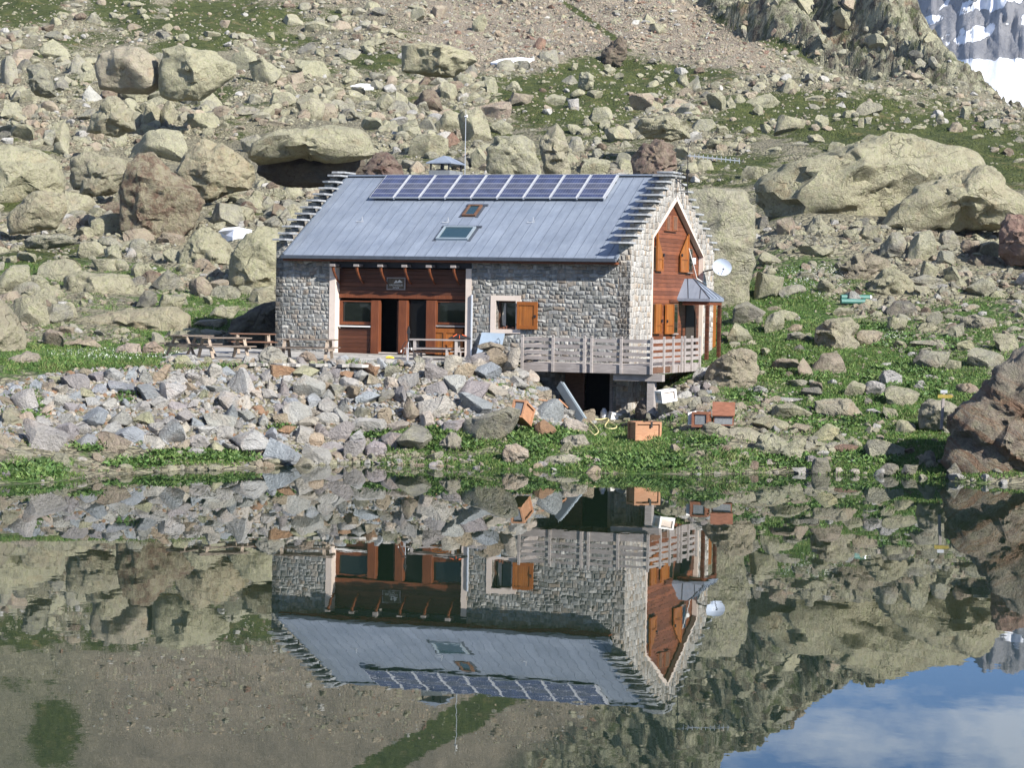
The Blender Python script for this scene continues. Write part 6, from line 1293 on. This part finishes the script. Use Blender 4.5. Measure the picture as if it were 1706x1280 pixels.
gg = g1 + .35*fbm(P3(px/14., py/9.), 3, 44); keep = okh & (gg > .5) & ~((px > 268) & (px < 800) & (py > 585) & (py < np.where(px < 475, 604, 612))) & ~((px < 985) & (px > 60) & (py > bank_top(px)-2) & (py < bank_bot(px)-6))
px, py, gg = px[keep], py[keep], gg[keep]; N = len(px)
c_ = np.stack([np.array([.06, .125, .024, 1]), np.array([.105, .175, .040, 1]), np.array([.15, .18, .06, 1]), np.array([.045, .09, .02, 1])])[r.integers(0, 4, N)]
blades('grass', px, py, r.uniform(.05, .13, N)*(1+(gg > .9)*.3), r.uniform(.02, .04, N), c_, 5, 1, 'short green alpine grass covering the meadow and the shore', 2.0)
# broad-leaved plants and taller tufts
def patch(n, cx_, cy_, rx, ry): a = r.uniform(0, 6.28, n); q = np.sqrt(r.random(n)); return cx_+q*rx*np.cos(a), cy_+q*ry*np.sin(a)
PL = [(900,728,60,14,700),(1075,772,70,12,700),(1000,768,50,10,400),(330,760,80,8,420),(150,746,30,8,120),(225,775,50,8,200),(50,786,50,12,330),(610,724,45,8,260),(690,724,70,10,500),(760,742,40,12,260),(880,755,30,14,220),(470,716,20,6,60),(60,690,16,26,120),(1300,770,60,12,300),(1380,700,60,20,250),(1500,640,80,30,400),(1330,620,60,20,260),(1450,560,80,20,300),(1260,610,30,12,100),(1250,660,40,10,140),(1180,740,30,10,100),(210,662,10,8,40),(1560,580,60,20,200),(1450,765,60,10,200),(400,765,30,8,120)]
X_, Y_ = [], []
for (a, b, c, d, n) in PL: q = patch(int(n*.6), a, b, c, d); X_.append(q[0]); Y_.append(q[1])
px = np.concatenate(X_); py = np.concatenate(Y_); N = len(px)
c_ = np.stack([np.array([.065, .130, .030, 1]), np.array([.125, .190, .055, 1]), np.array([.05, .095, .026, 1])])[r.integers(0, 3, N)]
blades('broadleaf_plants', px, py, r.uniform(.08, .24, N), r.uniform(.09, .15, N), c_, 7, 2, 'leafy green dock-like plants growing along the shore and between rocks', 1.6, cat='plants', leafy=True)
PL = [(585,608,12,2,40),(528,609,10,2,24),(620,611,8,2,14),(655,612,12,2,14),(480,609,10,2,20),(735,742,8,18,60),(770,725,10,12,50),(1500,690,30,10,120),(1345,620,30,14,160),(330,613,120,2,60),(1170,700,60,6,80),(1240,760,60,8,120)]
X_, Y_ = [], []
for (a, b, c, d, n) in PL: q = patch(n, a, b, c, d); X_.append(q[0]); Y_.append(q[1])
px = np.concatenate(X_); py = np.concatenate(Y_); N = len(px); c_ = np.stack([np.array([.06, .13, .025, 1]), np.array([.14, .17, .06, 1])])[r.integers(0, 2, N)]
blades('grass_tufts', px, py, r.uniform(.10, .26, N), r.uniform(.015, .03, N), c_, 12, 3, 'taller grass tufts along the terrace edge and among the stones', 1.4)
# tiny white flowers on the grass terrace and the meadow
X_, Y_ = [], []
for (a, b, c, d, n) in ((190,590,110,9,260),(1360,455,60,14,350),(1480,560,30,8,120),(360,618,60,4,80),(1350,480,60,18,200)): q = patch(n, a, b, c, d); X_.append(q[0]); Y_.append(q[1])
px = np.concatenate(X_); py = np.concatenate(Y_); N = len(px)
blades('white_flowers', px, py, r.uniform(.07, .12, N), r.uniform(.022, .045, N), np.tile([.62, .64, .60, 1.], (N, 1)), 2, 5, 'tiny white flowers sprinkled over the terrace grass and meadow', 2.5, cat='flowers', leafy=True)
